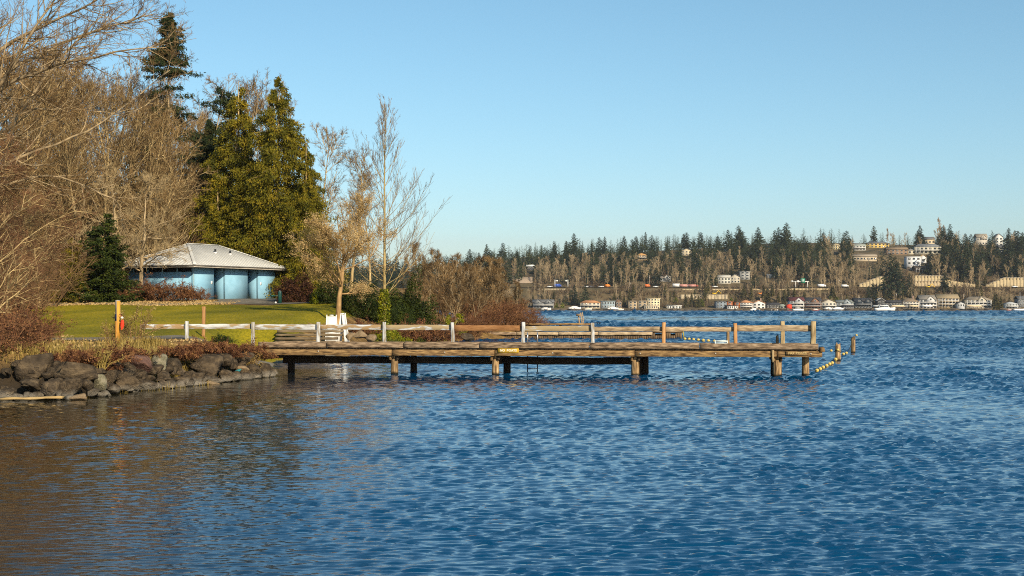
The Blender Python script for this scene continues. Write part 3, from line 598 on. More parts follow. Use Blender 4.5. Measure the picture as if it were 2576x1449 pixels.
# bushes round the building and on the spit
bushes = [('bush', mound_mesh(51, 1.6, 1.3, 1.9, 9000, 0.06, m_redleaf, m_twig_red), 745, 115.5, 1.0, 'rounded dark red-brown bush at the right end of the blue building'),
          ('bush', mound_mesh(52, 1.4, 1.1, 1.5, 6000, 0.07, m_dkgreen, m_twig_brown), 826, 113, 1.0, 'green bush between the red-brown bush and the tan-leaved tree'),
          ('bush', mound_mesh(53, 0.5, 0.4, 0.9, 1800, 0.06, m_ivy, m_twig_brown), 797, 112.5, 1.1, 'small yellow-green bush beside the dark red-brown bush')]
pine = mound_mesh(54, 1.9, 1.6, 3.4, 15000, 0.1, m_dkgreen, m_twig_brown, asp=0.35, rough=0.4)
pine2 = mound_mesh(55, 1.5, 1.4, 2.1, 11000, 0.085, m_dkgreen, m_twig_brown, asp=0.35, rough=0.4)
bushes += [('bush', pine, 1030, 112, 1.0, 'tall dark green bushy pine right of the slender tree trunk'), ('bush', pine2, 905, 108, 1.0, 'low dark green pine bush left of the slender tree trunk'),
           ('bush', pine2, 968, 111, 1.15, 'dark green pine bush directly behind the slender tree trunk'), ('bush', pine2, 1000, 109, 0.8, 'smaller dark green pine bush in front of the tall bushy pine')]
for i, (nm, me, px, Y, s, lab) in enumerate(bushes): stand(nm, me, lab, 'bush', gnd(px, Y), i * 0.9, s)
ivy = mound_mesh(56, 1.5, 1.0, 0.8, 5000, 0.055, m_ivy, m_twig_brown, rough=0.35)
for i, (px, Y, s, lab) in enumerate([(945, 99.5, 0.95, 'yellow-green ivy mound at the foot of the slender ivy-clad tree'), (1112, 108, 1.1, 'bright yellow-green ivy mound right of the slender tree, above the dock rail'), (1010, 101, 0.75, 'small ivy mound right beside the foot of the slender tree')]):
    stand('ivy_mound', ivy, lab, 'ivy', gnd(px, Y), i * 2.0, s)
ivd = mound_mesh(57, 1.3, 0.9, 0.9, 4200, 0.05, mat('dark_ivy', (0.02, 0.035, 0.004), (0.06, 0.08, 0.008), (0.16, 0.16, 0.02), scale=4, trans=0.2), m_twig_brown, rough=0.35)
for i, (px, Y, s) in enumerate([(962, 93.5, 0.75), (1010, 97.5, 0.8), (1060, 104, 0.8)]):
    stand('ivy_patch', ivd, 'dark trailing ivy spilling over the bank behind the dock', 'ivy', gnd(px, Y), i * 1.0, s, 'ivy patches on the bank')
# ivy climbing two stumps
stump = shrub_mesh(58, 0.5, 0.4, 3.0, 5, 3, 2600, 0.06, m_bark_tan, m_ivy, twig=0.03, hang=0.6)
for px, Y, s, lab in [(1074, 113, 0.95, 'ivy-wrapped stub of a trunk right of the tall bushy pine'), (1130, 117, 1.0, 'yellow-green ivy climbing a thin trunk left of the brown thicket')]: stand('ivy_column', stump, lab, 'ivy', gnd(px, Y), px, s)
br = shrub_mesh(61, 1.9, 1.5, 2.0, 40, 7, 9000, 0.05, m_twig_red, m_bramble, twig=0.009, hang=0.4)
for i, (px, Y, s, lab) in enumerate([(1052, 105, 1.05, 'red-brown bramble thicket behind the middle of the dock rail'), (1100, 112, 0.9, 'red-brown bramble thicket right of the ivy mound'), (1000, 103.5, 0.7, 'low bramble tangle just right of the slender tree'), (905, 97, 0.6, 'low bramble on the lawn edge below the dark pine bushes')]):
    stand('bramble_thicket', br, lab, 'bramble', gnd(px, Y), i * 1.1, s)
spit = shrub_mesh(62, 2.0, 1.7, 3.6, 46, 9, 5200, 0.05, m_twig_red, m_bramble, twig=0.011, arch=0.3)
spit2 = bare_mesh(63, 5.6, 0.07, n1=16, n2=8, n3=7, n4=3, t0=0.12, ang=(0.35, 0.8), spread=0.5, up=0.12, mats=(m_bark_grey, m_twig_tan), twig=0.010, wander=0.06)
spit3 = shrub_mesh(64, 1.7, 1.5, 4.2, 30, 9, 300, 0.045, m_twig_brown, m_bramble, twig=0.012, arch=0.1)
for i, (px, Y, s) in enumerate([(1180, 121, 0.72), (1225, 127, 0.72), (1262, 129, 0.8), (1300, 130, 0.78), (1328, 131.5, 0.68), (1344, 133, 0.6), (1205, 131, 0.8), (1285, 134, 0.8), (1150, 121, 0.7)]):
    stand('brown_shrub', spit, 'dense red-brown leafless shrub in the thicket at the tip of the spit', 'shrub', gnd(px, Y), i * 0.8, s, 'red-brown shrubs on the spit')
for i, (px, Y, s) in enumerate([(1145, 126, 0.85), (1170, 131, 0.95), (1195, 128, 0.9), (1222, 134, 1.0), (1248, 131, 0.85), (1275, 136, 0.9), (1300, 134, 0.7), (1110, 130, 1.05), (1085, 126, 0.9), (1130, 136, 1.15), (1215, 142, 1.05), (1180, 146, 1.1), (1070, 138, 1.2)]):
    stand('bare_sapling', spit2, 'thin leafless sapling with pale stems rising from the brown thicket', 'sapling', gnd(px, Y), i * 1.7, s, 'pale saplings on the spit')
for i, (px, Y, s) in enumerate([(1120, 128, 0.95), (1160, 136, 1.0), (1205, 138, 1.0), (1250, 140, 0.9), (1290, 140, 0.75), (1090, 134, 1.05), (1060, 142, 1.1)]):
    stand('tan_shrub', spit3, 'tan twiggy shrub at the back of the thicket on the spit', 'shrub', gnd(px, Y), i * 1.2, s, 'tan shrubs behind the spit thicket')
# brambles and dead stalks along the left wall of the building
bw = shrub_mesh(65, 1.5, 1.1, 1.7, 36, 6, 3600, 0.045, m_twig_red, m_bramble, twig=0.009)
for i, (px, Y, s) in enumerate([(335, 117.5, 1.1), (375, 117, 1.15), (415, 116.5, 1.1), (452, 116.3, 1.0), (482, 116.2, 0.8), (505, 116.2, 0.5), (310, 115.5, 0.8), (230, 114.3, 0.5), (60, 113.8, 0.8), (120, 113.9, 0.7)]):
    stand('bramble_bush', bw, 'brown bramble with dead leaves growing along the wood edge beside the building', 'bramble', gnd(px, Y), i * 1.9, s, 'brambles along the wood edge')
# bare tree whose grey limbs hang over the left half of the roof
hang = bare_mesh(66, 10.5, 0.2, n1=20, n2=8, n3=8, n4=4, t0=0.22, ang=(0.9, 1.5), spread=0.42, up=0.02, mats=(m_bark_grey, m_twig_pale), twig=0.010, wander=0.08, sag=0.06)
p = gnd(352, 118.0); stand('bare_tree', hang, 'grey leafless tree whose limbs hang over the left half of the metal roof', 'tree', p, 0.8, 1.0)
p = gnd(300, 119.5); stand('bare_tree', hang, 'grey leafless tree between the dark spruce and the roof', 'tree', p, 3.8, 1.05)

# ------------------------------------------------------------------ foreground trees at the left edge
def foreground_tree():
    rng = np.random.default_rng(71)
    limbs = [[(-260, 420, 57), (-120, 260, 56), (-20, 130, 56), (120, 62, 56), (230, 8, 55), (330, -60, 55)],
             [(-260, 440, 57), (-100, 270, 57), (0, 188, 57), (150, 112, 58), (290, 60, 58), (392, 36, 58)],
             [(-240, 480, 57), (-100, 330, 57), (0, 218, 56), (130, 166, 55), (290, 128, 54), (420, 118, 54)],
             [(-240, 520, 57), (-110, 390, 58), (0, 300, 59), (90, 276, 60), (180, 270, 60), (310, 292, 61)],
             [(-240, 620, 57), (-60, 450, 56), (60, 392, 56), (180, 350, 56), (300, 280, 56), (428, 178, 57)],
             [(-240, 640, 57), (-110, 540, 57), (0, 470, 56), (120, 438, 56), (230, 470, 55), (310, 520, 55)],
             [(-260, 400, 57), (-160, 180, 58), (-60, 40, 59), (40, -60, 60), (150, -180, 60), (260, -260, 60)],
             [(-240, 600, 57), (-90, 430, 59), (20, 330, 61), (110, 200, 62), (200, 90, 62), (280, 20, 63)],
             [(-240, 560, 57), (-120, 360, 55), (-10, 240, 54), (70, 100, 53), (120, 20, 53), (200, -90, 53)]]
    base = gnd(-255, 57)
    tr = np.array([base + (0, 0, -0.3), P(-258, 760, 57), P(-256, 640, 57), P(-258, 520, 57), P(-262, 400, 57), P(-258, 200, 57), P(-230, 0, 57), P(-200, -180, 57)])
    o = thing('maple_tree', 'large leafless tree whose long limbs sweep in from the left edge', 'tree', base)
    A, B = MB(), MB()
    A.add(*tubes(tr[None], np.array([[.34, .3, .27, .24, .2, .16, .11, .05]]), 10))
    PL = np.array([[P(*q) for q in L] for L in limbs]); n = len(PL)
    # refine to a smooth curve
    tt = np.linspace(0, 5, 16); i = np.minimum(tt.astype(int), 4); fr = (tt - i)[None, :, None]
    Q = PL[:, i] * (1 - fr) + PL[:, i + 1] * fr; Q[:, 1:-1] = (Q[:, :-2] + Q[:, 1:-1] * 2 + Q[:, 2:]) / 4; Q += rng.normal(0, 0.035, Q.shape)
    Rr = np.linspace(0.105, 0.018, 16)[None] * rng.uniform(0.75, 1.1, (n, 1)); A.add(*tubes(Q, Rr, 6))
    L = np.linalg.norm(np.diff(Q, axis=1), axis=2).sum(1)
    b, d, L2, r = spawn(rng, Q, Rr, 24, 0.12, 1.0, (0.35, 0.9), 0.3, 0.6, L, 0.012)
    p2, R2 = branches(rng, b, d, L2, r, np.full(len(b), 0.007), 7, 0.12, 0.03); A.add(*tubes(p2, R2, 4))
    b, d, L3, r = spawn(rng, p2, R2, 8, 0.1, 1.0, (0.4, 1.0), 0.42, 0.6, L2, 0.007)
    p3, R3 = branches(rng, b, d, L3, r, np.full(len(b), 0.004), 5, 0.14, 0.04); B.add(*tubes(p3, R3, 3))
    b, d, L4, r = spawn(rng, p3, R3, 6, 0.1, 1.0, (0.4, 1.0), 0.5, 0.6, L3, 0.006)
    p4, R4 = branches(rng, b, d, np.maximum(L4, 0.1), r, np.full(len(b), 0.004), 3, 0.15, 0.05); B.add(*tubes(p4, R4, 3))
    A.shift(-base); B.shift(-base)
    A.build('trunk', m_bark_grey, o); B.build('crown', m_twig_tan, o)
foreground_tree()
def red_twig(seed, H, label, px, Y, rz, sc=1.0, mesh=None):
    me = mesh or bare_mesh(seed, H, 0.1, n1=26, n2=9, n3=8, n4=4, t0=0.04, ang=(0.7, 1.25), spread=0.62, up=0.05, mats=(m_bark_tan, m_twig_red), twig=0.007, wander=0.06, sag=0.13)
    stand('red_twig_tree', me, label, 'tree', gnd(px, Y), rz, sc); return me
rt = red_twig(72, 7.5, 'red-brown twiggy tree at the left edge with drooping branches over the lawn', -10, 59, 0.3)
red_twig(0, 7.5, 'red-brown twiggy tree cut by the left edge, above the rock bank', -75, 53, 2.2, 0.95, rt)
red_twig(0, 7.5, 'low red-brown twiggy tree behind the other twiggy trees at the left edge', 12, 69, 4.0, 0.8, rt)
red_twig(0, 7.5, 'red-brown twiggy tree standing just outside the left edge', -190, 62, 5.2, 1.15, rt)
low = shrub_mesh(73, 1.5, 1.3, 1.6, 40, 8, 2600, 0.035, m_twig_red, m_bramble, twig=0.006, arch=0.3)
for i, (px, Y, s) in enumerate([(8, 47.5, 1.0), (-40, 46, 1.1), (40, 52, 0.9), (60, 56, 0.9), (-20, 55, 1.3), (95, 58, 0.6), (20, 62, 1.0)]):
    stand('twiggy_shrub', low, 'low tangle of red-brown twigs above the rocks at the left edge', 'shrub', gnd(px, Y), i * 1.4, s, 'twiggy shrubs at the left edge')
# ------------------------------------------------------------------ blue park building
def park_building():
    base = np.array(P(486.5, 752, 120.2)); rz = R(63)
    o = thing('park_building', 'pale blue block-walled park building with grey hipped metal roof beyond the lawn', 'building', base, rz)
    def block_mat(name, c1, c2):
        m = mat(name, c1, c2, scale=1.3, rough=0.8, spec=0.2); n, l = m.node_tree.nodes, m.node_tree.links
        tc = n.new('ShaderNodeTexCoord'); mp = n.new('ShaderNodeMapping'); mp.inputs['Rotation'].default_value = (R(90), 0, 0)
        ge = n.new('ShaderNodeNewGeometry'); cm = n.new('ShaderNodeCombineXYZ'); sp = n.new('ShaderNodeSeparateXYZ'); l.new(tc.outputs['Object'], sp.inputs[0])
        ad = n.new('ShaderNodeMath'); ad.operation = 'ADD'; l.new(sp.outputs['X'], ad.inputs[0]); l.new(sp.outputs['Y'], ad.inputs[1]); l.new(ad.outputs[0], cm.inputs['X']); l.new(sp.outputs['Z'], cm.inputs['Y'])
        bk = n.new('ShaderNodeTexBrick'); bk.inputs['Scale'].default_value = 1.0; bk.inputs['Brick Width'].default_value = 0.4; bk.inputs['Row Height'].default_value = 0.2; bk.inputs['Mortar Size'].default_value = 0.008
        l.new(cm.outputs[0], bk.inputs['Vector'])
        bp = n.new('ShaderNodeBump'); bp.inputs['Strength'].default_value = 0.2; bp.inputs['Distance'].default_value = 0.006; bp.invert = True; l.new(bk.outputs['Fac'], bp.inputs['Height']); l.new(bp.outputs[0], n['Principled BSDF'].inputs['Normal'])
        return m
    mw = block_mat('blue_block_wall', (0.19, 0.38, 0.52), (0.24, 0.45, 0.6))
    mdark = mat('dark_louvre', (0.015, 0.017, 0.02)); mdoor = flat((0.13, 0.31, 0.43)); msof = mat('soffit', (0.05, 0.05, 0.055)); mtrim = flat((0.55, 0.5, 0.42), 0.6)
    mroof = mat('grey_metal_roof', (0.5, 0.5, 0.475), (0.6, 0.6, 0.57), scale=0.5, rough=0.45, spec=0.5)
    Wd, Dp, Hh, th = 11.4, 7.2, 2.7, 0.2; r = [(2.7, 4.28), (7.4, 8.97)]; rd = 1.35
    xs = [0, r[0][0], r[0][1], r[1][0], r[1][1], Wd]
    for a, b in ((xs[0], xs[1]), (xs[2], xs[3]), (xs[4], xs[5])): MB().box(((a + b) / 2, th / 2, Hh / 2 - 0.15), (b - a, th, Hh + 0.3)).build('front_wall', mw, o)
    for a, b in r:
        for x in (a - th / 2 - 0.003, b + th / 2 + 0.003): MB().box((x, (th + rd) / 2 + 0.02, Hh / 2 - 0.15), (th, rd - th, Hh + 0.28)).build('recess_wall', mw, o)
        MB().box(((a + b) / 2, rd + 0.1, Hh / 2 - 0.15), (b - a + 0.02, 0.15, Hh + 0.26)).build('recess_back_wall', mw, o)
        d = MB().box(((a + b) / 2 + 0.1, rd - 0.01, 1.05), (0.95, 0.06, 2.1)).build('door', mdoor, o)
        MB().box(((a + b) / 2 + 0.48, rd - 0.07, 1.0), (0.05, 0.06, 0.18)).build('door_handle', mtrim, d)
        f = MB(); f.box(((a + b) / 2 - 0.42, rd - 0.02, 1.07), (0.06, 0.1, 2.16)); f.build('door_frame', mtrim, o)
    MB().box((th / 2, Dp / 2 + th / 2, 1.0), (th - 0.004, Dp - th, 2.6)).build('side_wall', mw, o)
    for i in range(4):
        y0 = 0.25 + i * 1.6; fr = MB().box((0.13, y0 + 0.75, 2.5), (0.06, 1.5, 0.38)).build('louvre_window', mdark, o)
        for k in range(4): MB().box((0.08, y0 + 0.75, 2.36 + k * 0.09), (0.07, 1.46, 0.02), m=None).build('louvre_slat', mat('louvre_slat', (0.04, 0.05, 0.055)), fr)
        MB().box((0.09, y0 + 1.55, 2.5), (0.16, 0.1, 0.4)).build('louvre_post', mw, o)
    MB().box((Wd - th / 2, Dp / 2 + th / 2, Hh / 2 - 0.15), (th - 0.004, Dp - th, Hh + 0.3)).build('side_wall', mw, o)
    MB().box((Wd / 2, Dp - th / 2, Hh / 2 - 0.15), (Wd - 2 * th, th, Hh + 0.3)).build('back_wall', mw, o)
    MB().box((0.03, -0.012, 1.3), (0.1, 0.03, 2.6)).build('corner_trim', flat((0.3, 0.46, 0.52)), o)
    e = 0.9; x0, x1, y0, y1 = -e, Wd + e, -e, Dp + e; ze = Hh + 0.16; hp = (y1 - y0) / 2; rise = 2.02
    MB().box(((x0 + x1) / 2, (y0 + y1) / 2, Hh + 0.03), (x1 - x0 - 0.06, y1 - y0 - 0.06, 0.05)).build('soffit', msof, o)
    A = np.array((x0 + hp, y0 + hp, ze + rise)); B = np.array((x1 - hp, y0 + hp, ze + rise)); c = [np.array(q) for q in ((x0, y0, ze), (x1, y0, ze), (x1, y1, ze), (x0, y1, ze))]
    rf = MB(); rf.add([*c, A, B], [(0, 1, 5, 4), (2, 3, 4, 5)], [(1, 2, 5), (3, 0, 4)]); rf.add([q - np.array((0, 0, 0.03)) for q in c], [(3, 2, 1, 0)]); roof = rf.build('roof', mroof, o)
    for a, b in ((c[0], c[1]), (c[1], c[2]), (c[2], c[3]), (c[3], c[0])):
        d = nrm(b - a); n_ = np.array((d[1], -d[0], 0))
        MB().beam(a + n_ * 0.05 + (0, 0, -0.05), b + n_ * 0.05 + (0, 0, -0.05), 0.1, 0.1, 10, 0.004).build('gutter', mat('gutter', (0.06, 0.055, 0.05), (0.13, 0.12, 0.1), scale=2), o)
        MB().beam(a + n_ * 0.015 + (0, 0, -0.15), b + n_ * 0.015 + (0, 0, -0.15), 0.03, 0.1, 10, 0.002).build('fascia', mat('fascia', (0.36, 0.32, 0.26), (0.55, 0.5, 0.42), scale=1.5), o)
    mrib = mat('roof_rib', (0.48, 0.48, 0.46), (0.56, 0.56, 0.53), rough=0.5)
    def rib(a, b):
        b = np.array(b); a = np.array(a)
        if np.linalg.norm(b - a) > 0.3: MB().beam(a + (0, 0, 0.02), b + (0, 0, 0.02), 0.035, 0.045, 1, 0, 0.008).build('roof_rib', mrib, roof)
    x = x0 + 0.4
    while x < x1:
        t = min(x - x0, x1 - x, hp); rib((x, y0, ze), (x, y0 + t, ze + rise * t / hp)); x += 0.42
    y = y0 + 0.4
    while y < y1:
        t = min(y - y0, y1 - y, hp); rib((x0, y, ze), (x0 + t, y, ze + rise * t / hp)); y += 0.42
    for a, b in ((c[0], A), (c[1], B), (c[3], A), (A, B)): MB().beam(a + (0, 0, 0.03), b + (0, 0, 0.03), 0.26, 0.05, 6, 0.003).build('ridge_cap', mroof, roof)
    for x, t in ((5.2, 2.75), (7.1, 2.6)):
        v = MB(); v.lathe([(0.09, -0.1), (0.09, 0.34)], 8, (x, y0 + t, ze + rise * t / hp)); v.build('vent_pipe', mdark, roof)
        MB().lathe([(0.16, -0.05), (0.11, 0.09)], 8, (x, y0 + t, ze + rise * t / hp)).build('vent_flashing', flat((0.7, 0.7, 0.7)), roof)
    for x, z in ((2.4, 1.42), (9.3, 1.42)): MB().box((x, -0.012, z), (0.2, 0.02, 0.26)).build('notice_plate', flat((0.75, 0.75, 0.72)), o)
park_building()

# green drinking fountain with its arm and bowl
b_ = gnd(704, 113.5); o = thing('drinking_fountain', 'dark green pillar drinking fountain at the right end of the building', 'fountain', b_)
mg = flat((0.012, 0.07, 0.06), 0.4)
MB().lathe([(0.15, -0.1), (0.15, 0.95), (0.13, 0.98)], 14).build('pillar', mg, o, False)
MB().lathe([(0.05, 0.98), (0.06, 1.0), (0.03, 1.03)], 10).build('spout', flat((0.6, 0.6, 0.58)), o)
MB().beam((-0.1, 0, 0.62), (-0.55, 0, 0.62), 0.09, 0.07, 2, 0).build('arm', mg, o)
MB().lathe([(0.03, 0.5), (0.15, 0.62), (0.15, 0.68)], 12, (-0.62, 0, 0)).build('bowl', mg, o)
bl = MB(); bl.lathe([(0.02, 0), (0.07, 0.03), (0.09, 0.08), (0.07, 0.14), (0.02, 0.16)], 12)
tag(bl.build('white_ball', flat((0.8, 0.8, 0.78)), None, True), 'small white ball lying at the foot of the green fountain', 'ball').location = b_ + np.array((-0.3, -0.2, 0.0))

# ------------------------------------------------------------------ riprap bank
def rock_mesh(seed, sub=3):
    rng = np.random.default_rng(seed); bm = bmesh.new(); bmesh.ops.create_icosphere(bm, subdivisions=sub, radius=1.0)
    v = np.array([q.co[:] for q in bm.verts]); f = [[q.index for q in fc.verts] for fc in bm.faces]; bm.free()
    for _ in range(18):
        n = nrm(rng.normal(0, 1, 3)[None])[0]; d = rng.uniform(0.42, 0.74); e = np.maximum(0, v @ n - d); v = v - n * (e * 0.92)[:, None]
    off = rng.uniform(-50, 50, 3)
    dsp = np.array([noise.fractal(Vector(q * 1.7 + off), 1.0, 2.1, 4) for q in v]); v = v * (1 + 0.055 * dsp)[:, None]
    mx = np.abs(v).max(0); v = v / mx
    return MB().add(v, f)
m_rock = mat('basalt_rock', (0.026, 0.019, 0.012), (0.055, 0.04, 0.025), (0.11, 0.08, 0.047), scale=2.2, detail=9, bump=0.7, bscale=7, dist=0.12, rnd=0.22, rough=0.9)
stain(m_rock, 0.08, 0.3, (0.3, 0.27, 0.22), 0.6, 3.0); stain(m_rock, 0.0, 0.07, (0.012, 0.012, 0.006), 0.9, 2.0)
m_rock_red = mat('red_basalt_rock', (0.05, 0.028, 0.022), (0.12, 0.065, 0.05), (0.17, 0.1, 0.075), scale=2.2, detail=9, bump=0.7, bscale=7, dist=0.12, rough=0.9)
m_rock_green = mat('grey_green_rock', (0.1, 0.09, 0.055), (0.17, 0.155, 0.1), (0.24, 0.21, 0.15), scale=2.0, detail=9, bump=0.6, bscale=7, dist=0.1, rough=0.9)
m_rock_tan = mat('tan_rock', (0.16, 0.11, 0.06), (0.26, 0.19, 0.115), scale=2.0, detail=9, bump=0.6, bscale=7, dist=0.1, rough=0.9)
rocks = [rock_mesh(100 + i).mesh('boulder', m_rock) for i in range(9)]
YW = lambda px: np.interp(px, [0, 210, 295, 449, 561, 682, 700], [43.7, 44, 47, 51, 54, 58.6, 60])
def bank_pt(px, py):
    s_ = 0.7; k = (py - HY) / FV; yw = YW(px) + 0.15; Y = (EYE + s_ * yw) / (k + s_); return Y
# zx, zy, half width, half height in an enlarged view of the bank; the biggest carry labels of their own
RK = [(300, 705, 158, 132, 'big rounded dark boulder at the left end of the rock bank', 0), (510, 705, 72, 62, None, 0), (640, 765, 205, 84, 'long slanting dark slab right of the big rounded boulder', 0),
      (450, 915, 128, 82, 'broad pale-footed boulder above the driftwood plank', 0), (622, 888, 105, 98, 'upright pale-stained boulder right of the driftwood plank', 0), (775, 875, 84, 62, None, 0), (822, 930, 62, 42, None, 0), (60, 950, 95, 66, None, 0),
      (262, 865, 95, 66, None, 0), (1212, 672, 124, 96, 'tall reddish-brown boulder in the middle of the rock bank', 1), (1090, 655, 66, 66, None, 0), (1412, 675, 84, 74, 'grey-green boulder right of the reddish-brown boulder', 2),
      (1110, 772, 92, 54, None, 0), (1240, 805, 72, 62, None, 0), (1112, 872, 104, 80, 'rounded boulder at the waterline below the reddish-brown boulder', 0), (1305, 875, 108, 60, None, 0), (1370, 735, 64, 48, None, 0), (1442, 802, 64, 54, None, 0),
      (1550, 705, 94, 72, None, 0), (1505, 868, 96, 54, None, 0), (1645, 835, 106, 64, None, 0), (1832, 695, 158, 108, 'largest dark boulder at the right half of the rock bank', 0), (1752, 815, 76, 68, None, 0), (1905, 835, 92, 44, None, 0),
      (2022, 655, 76, 54, None, 0), (2145, 645, 132, 66, 'wide flat-topped boulder beside the landward end of the dock', 0), (2025, 785, 66, 54, None, 0), (1890, 866, 106, 32, None, 3), (2112, 795, 56, 42, None, 0), (2262, 745, 84, 78, None, 0),
      (2162, 722, 64, 44, None, 3), (2372, 755, 66, 72, 'rightmost boulder of the bank, under the dock end', 0), (680, 992, 84, 44, 'low brown rock at the waterline beside the driftwood plank', 3), (900, 860, 60, 70, None, 2), (980, 800, 70, 70, None, 0), (1000, 900, 60, 50, None, 0), (1480, 745, 60, 40, None, 0), (1600, 760, 70, 40, None, 0)]
rr = np.random.default_rng(3); mrk = [None, m_rock_red, m_rock_green, m_rock_tan]
def put_rock(px, py, hw, hh, lab, mi, Y=None, name='boulder', group='riprap boulders of the shore bank', deflab='dark basalt boulder among the riprap along the water'):
    Y = Y or bank_pt(px, py); sc = Y / FV
    me = rocks[rr.integers(0, len(rocks))]
    if mi:
        key = me.name + mrk[mi].name
        if key not in bpy.data.meshes: m2 = me.copy(); m2.name = key; m2.materials.clear(); m2.materials.append(mrk[mi])
        me = bpy.data.meshes[key]
    o = link(name, me); o.location = P(px, py, Y) + np.array((0, 0.1, 0)); w, h = hw * sc, hh * sc
    o.scale = (w * 1.05, (w + h) * 0.55, h * 1.08); o.rotation_euler = (rr.normal(0, 0.12), rr.normal(0, 0.12), rr.uniform(-0.6, 0.6) + math.pi * rr.integers(0, 2))
    tag(o, lab or deflab, 'rock', None if lab else group)
for zx, zy, hw, hh, lab, mi in RK: put_rock(zx * .28075, 723.2 + zy * .28075, hw * .30, hh * .30, lab, mi)
for i in range(110):       # smaller stones wedged between and at the waterline
    px = rr.uniform(5, 690); yw = YW(px); pyw = HY + EYE * FV / yw; up = rr.uniform(0, 1) ** 1.5
    put_rock(px, pyw - 4 - up * np.interp(px, [0, 300, 690], [100, 85, 45]), rr.uniform(9, 20), rr.uniform(8, 15), None, 0, deflab='small dark stone wedged between the big riprap boulders', group='small stones of the shore bank')
for px, py, hw, hh, Y, lab in [(878, 846, 14, 11, 81, 'left one of the grey boulders beside the shore steps'), (905, 845, 17, 13, 82.5, 'middle one of the grey boulders beside the shore steps'), (935, 850, 15, 11, 84.5, 'right one of the grey boulders beside the shore steps'),
                         (1178, 851, 22, 13, 116, 'dark boulder on the small beach left of the far pier'), (1095, 853, 14, 7, 107, 'low pale rock at the edge of the small beach')]:
    put_rock(px, py, hw, hh, lab, 3 if 'grey' in lab else 0, Y)
# driftwood plank and a scrap of cloth
b_ = P(82, 1007, 43.3); o = MB().beam((-1.0, 0.05, 0.04), (0.98, -0.12, 0.09), 0.3, 0.07, 8, 0.01, 0.02).build('driftwood_plank', mat('driftwood', (0.3, 0.2, 0.08), (0.5, 0.36, 0.17), scale=2, stretch=(0.5, 8, 8)))
o.location = b_; tag(o, 'long pale driftwood plank floating at the foot of the rocks, lower left', 'plank')
b_ = P(601, 932, bank_pt(601, 932) - 0.35); bm_ = rock_mesh(140, 2); o = bm_.build('cloth_scrap', flat((0.03, 0.2, 0.22)), None, True); o.location = b_; o.scale = (0.16, 0.1, 0.07); o.rotation_euler = (0.2, -0.3, 0.2); tag(o, 'small teal scrap of cloth lying between the boulders', 'cloth')

# brambles, dry grass and thin saplings on top of the bank
bb = shrub_mesh(81, 0.9, 0.6, 0.55, 26, 7, 3800, 0.032, m_twig_red, m_bramble, twig=0.006, arch=0.35, hang=0.2)
for i, (px, py, s) in enumerate([(165, 893, 0.85), (200, 893, 0.9), (245, 893, 1.0), (285, 886, 1.0), (330, 884, 0.8), (440, 878, 0.8), (480, 876, 0.9), (520, 872, 0.95), (560, 872, 0.9), (600, 872, 0.9), (635, 880, 0.8), (655, 890, 0.7), (470, 886, 0.8), (560, 884, 0.8), (210, 905, 0.7), (250, 915, 0.6), (300, 895, 0.6), (530, 866, 0.7), (640, 872, 0.7)]):
    Y = YW(px) + 2.3; x = wx(px, Y); stand('bank_bramble', bb, 'low bramble with dry red-brown leaves along the top of the rock bank', 'bramble', (x, Y, max(wz(py, Y) - 0.22, float(gz(x, Y)) - 0.35)), i * 1.7, s, 'brambles on the rock bank')
grn = mound_mesh(82, 0.45, 0.35, 0.28, 1100, 0.03, m_dkgreen, m_twig_brown); stand('green_creeper', grn, 'small patch of green leaves among the brambles near the dock end', 'plant', (wx(560, 57.2), 57.2, wz(862, 57.2)), 0, 1.0)
def blades(rng, C, h, w, lean=0.35):
    N = len(C); a = rng.uniform(0, 6.28, N); d = np.stack([np.cos(a), np.sin(a), np.zeros(N)], 1); hh = (h * rng.uniform(0.5, 1.15, N))[:, None]
    tip = C + np.concatenate([d[:, :2] * hh * lean * rng.uniform(0.2, 1.4, (N, 1)), hh], 1); mid = C * 0.5 + tip * 0.5 + np.array((0, 0, 1)) * hh * 0.1
    s_ = np.stack([-d[:, 1], d[:, 0], np.zeros(N)], 1) * w
    V = np.stack([C - s_, C + s_, mid + s_ * 0.8, tip, mid - s_ * 0.8], 1).reshape(-1, 3); i = np.arange(N)[:, None] * 5
    return V, np.concatenate([i, i + 1, i + 2, i + 3, i + 4], 1)
rg = np.random.default_rng(83); CC = []
for px, Y, n, sp in [(300, 50.5, 500, 0.5), (335, 51.5, 600, 0.5), (370, 53, 700, 0.6), (405, 54, 600, 0.6), (430, 54.5, 400, 0.5), (350, 50, 600, 0.7), (400, 52.5, 800, 0.8), (450, 53.5, 500, 0.6), (120, 47, 500, 0.7), (165, 47.8, 400, 0.5), (60, 47, 400, 0.8), (260, 49.5, 350, 0.5), (30, 49, 400, 1.0), (490, 55, 300, 0.5), (130, 52, 200, 1.0), (590, 58, 150, 0.6)]:
    xy = np.stack([wx(px, Y) + rg.normal(0, sp, n), Y + rg.normal(0, sp, n)], 1); CC.append(np.column_stack([xy, gz(xy[:, 0], xy[:, 1]) - 0.03]))
CC = np.vstack(CC); tag(MB().add(*blades(rg, CC, 0.4, 0.007)).build('dry_grass', m_straw), 'pale dry grass tufts on top of the rock bank', kind='stuff')
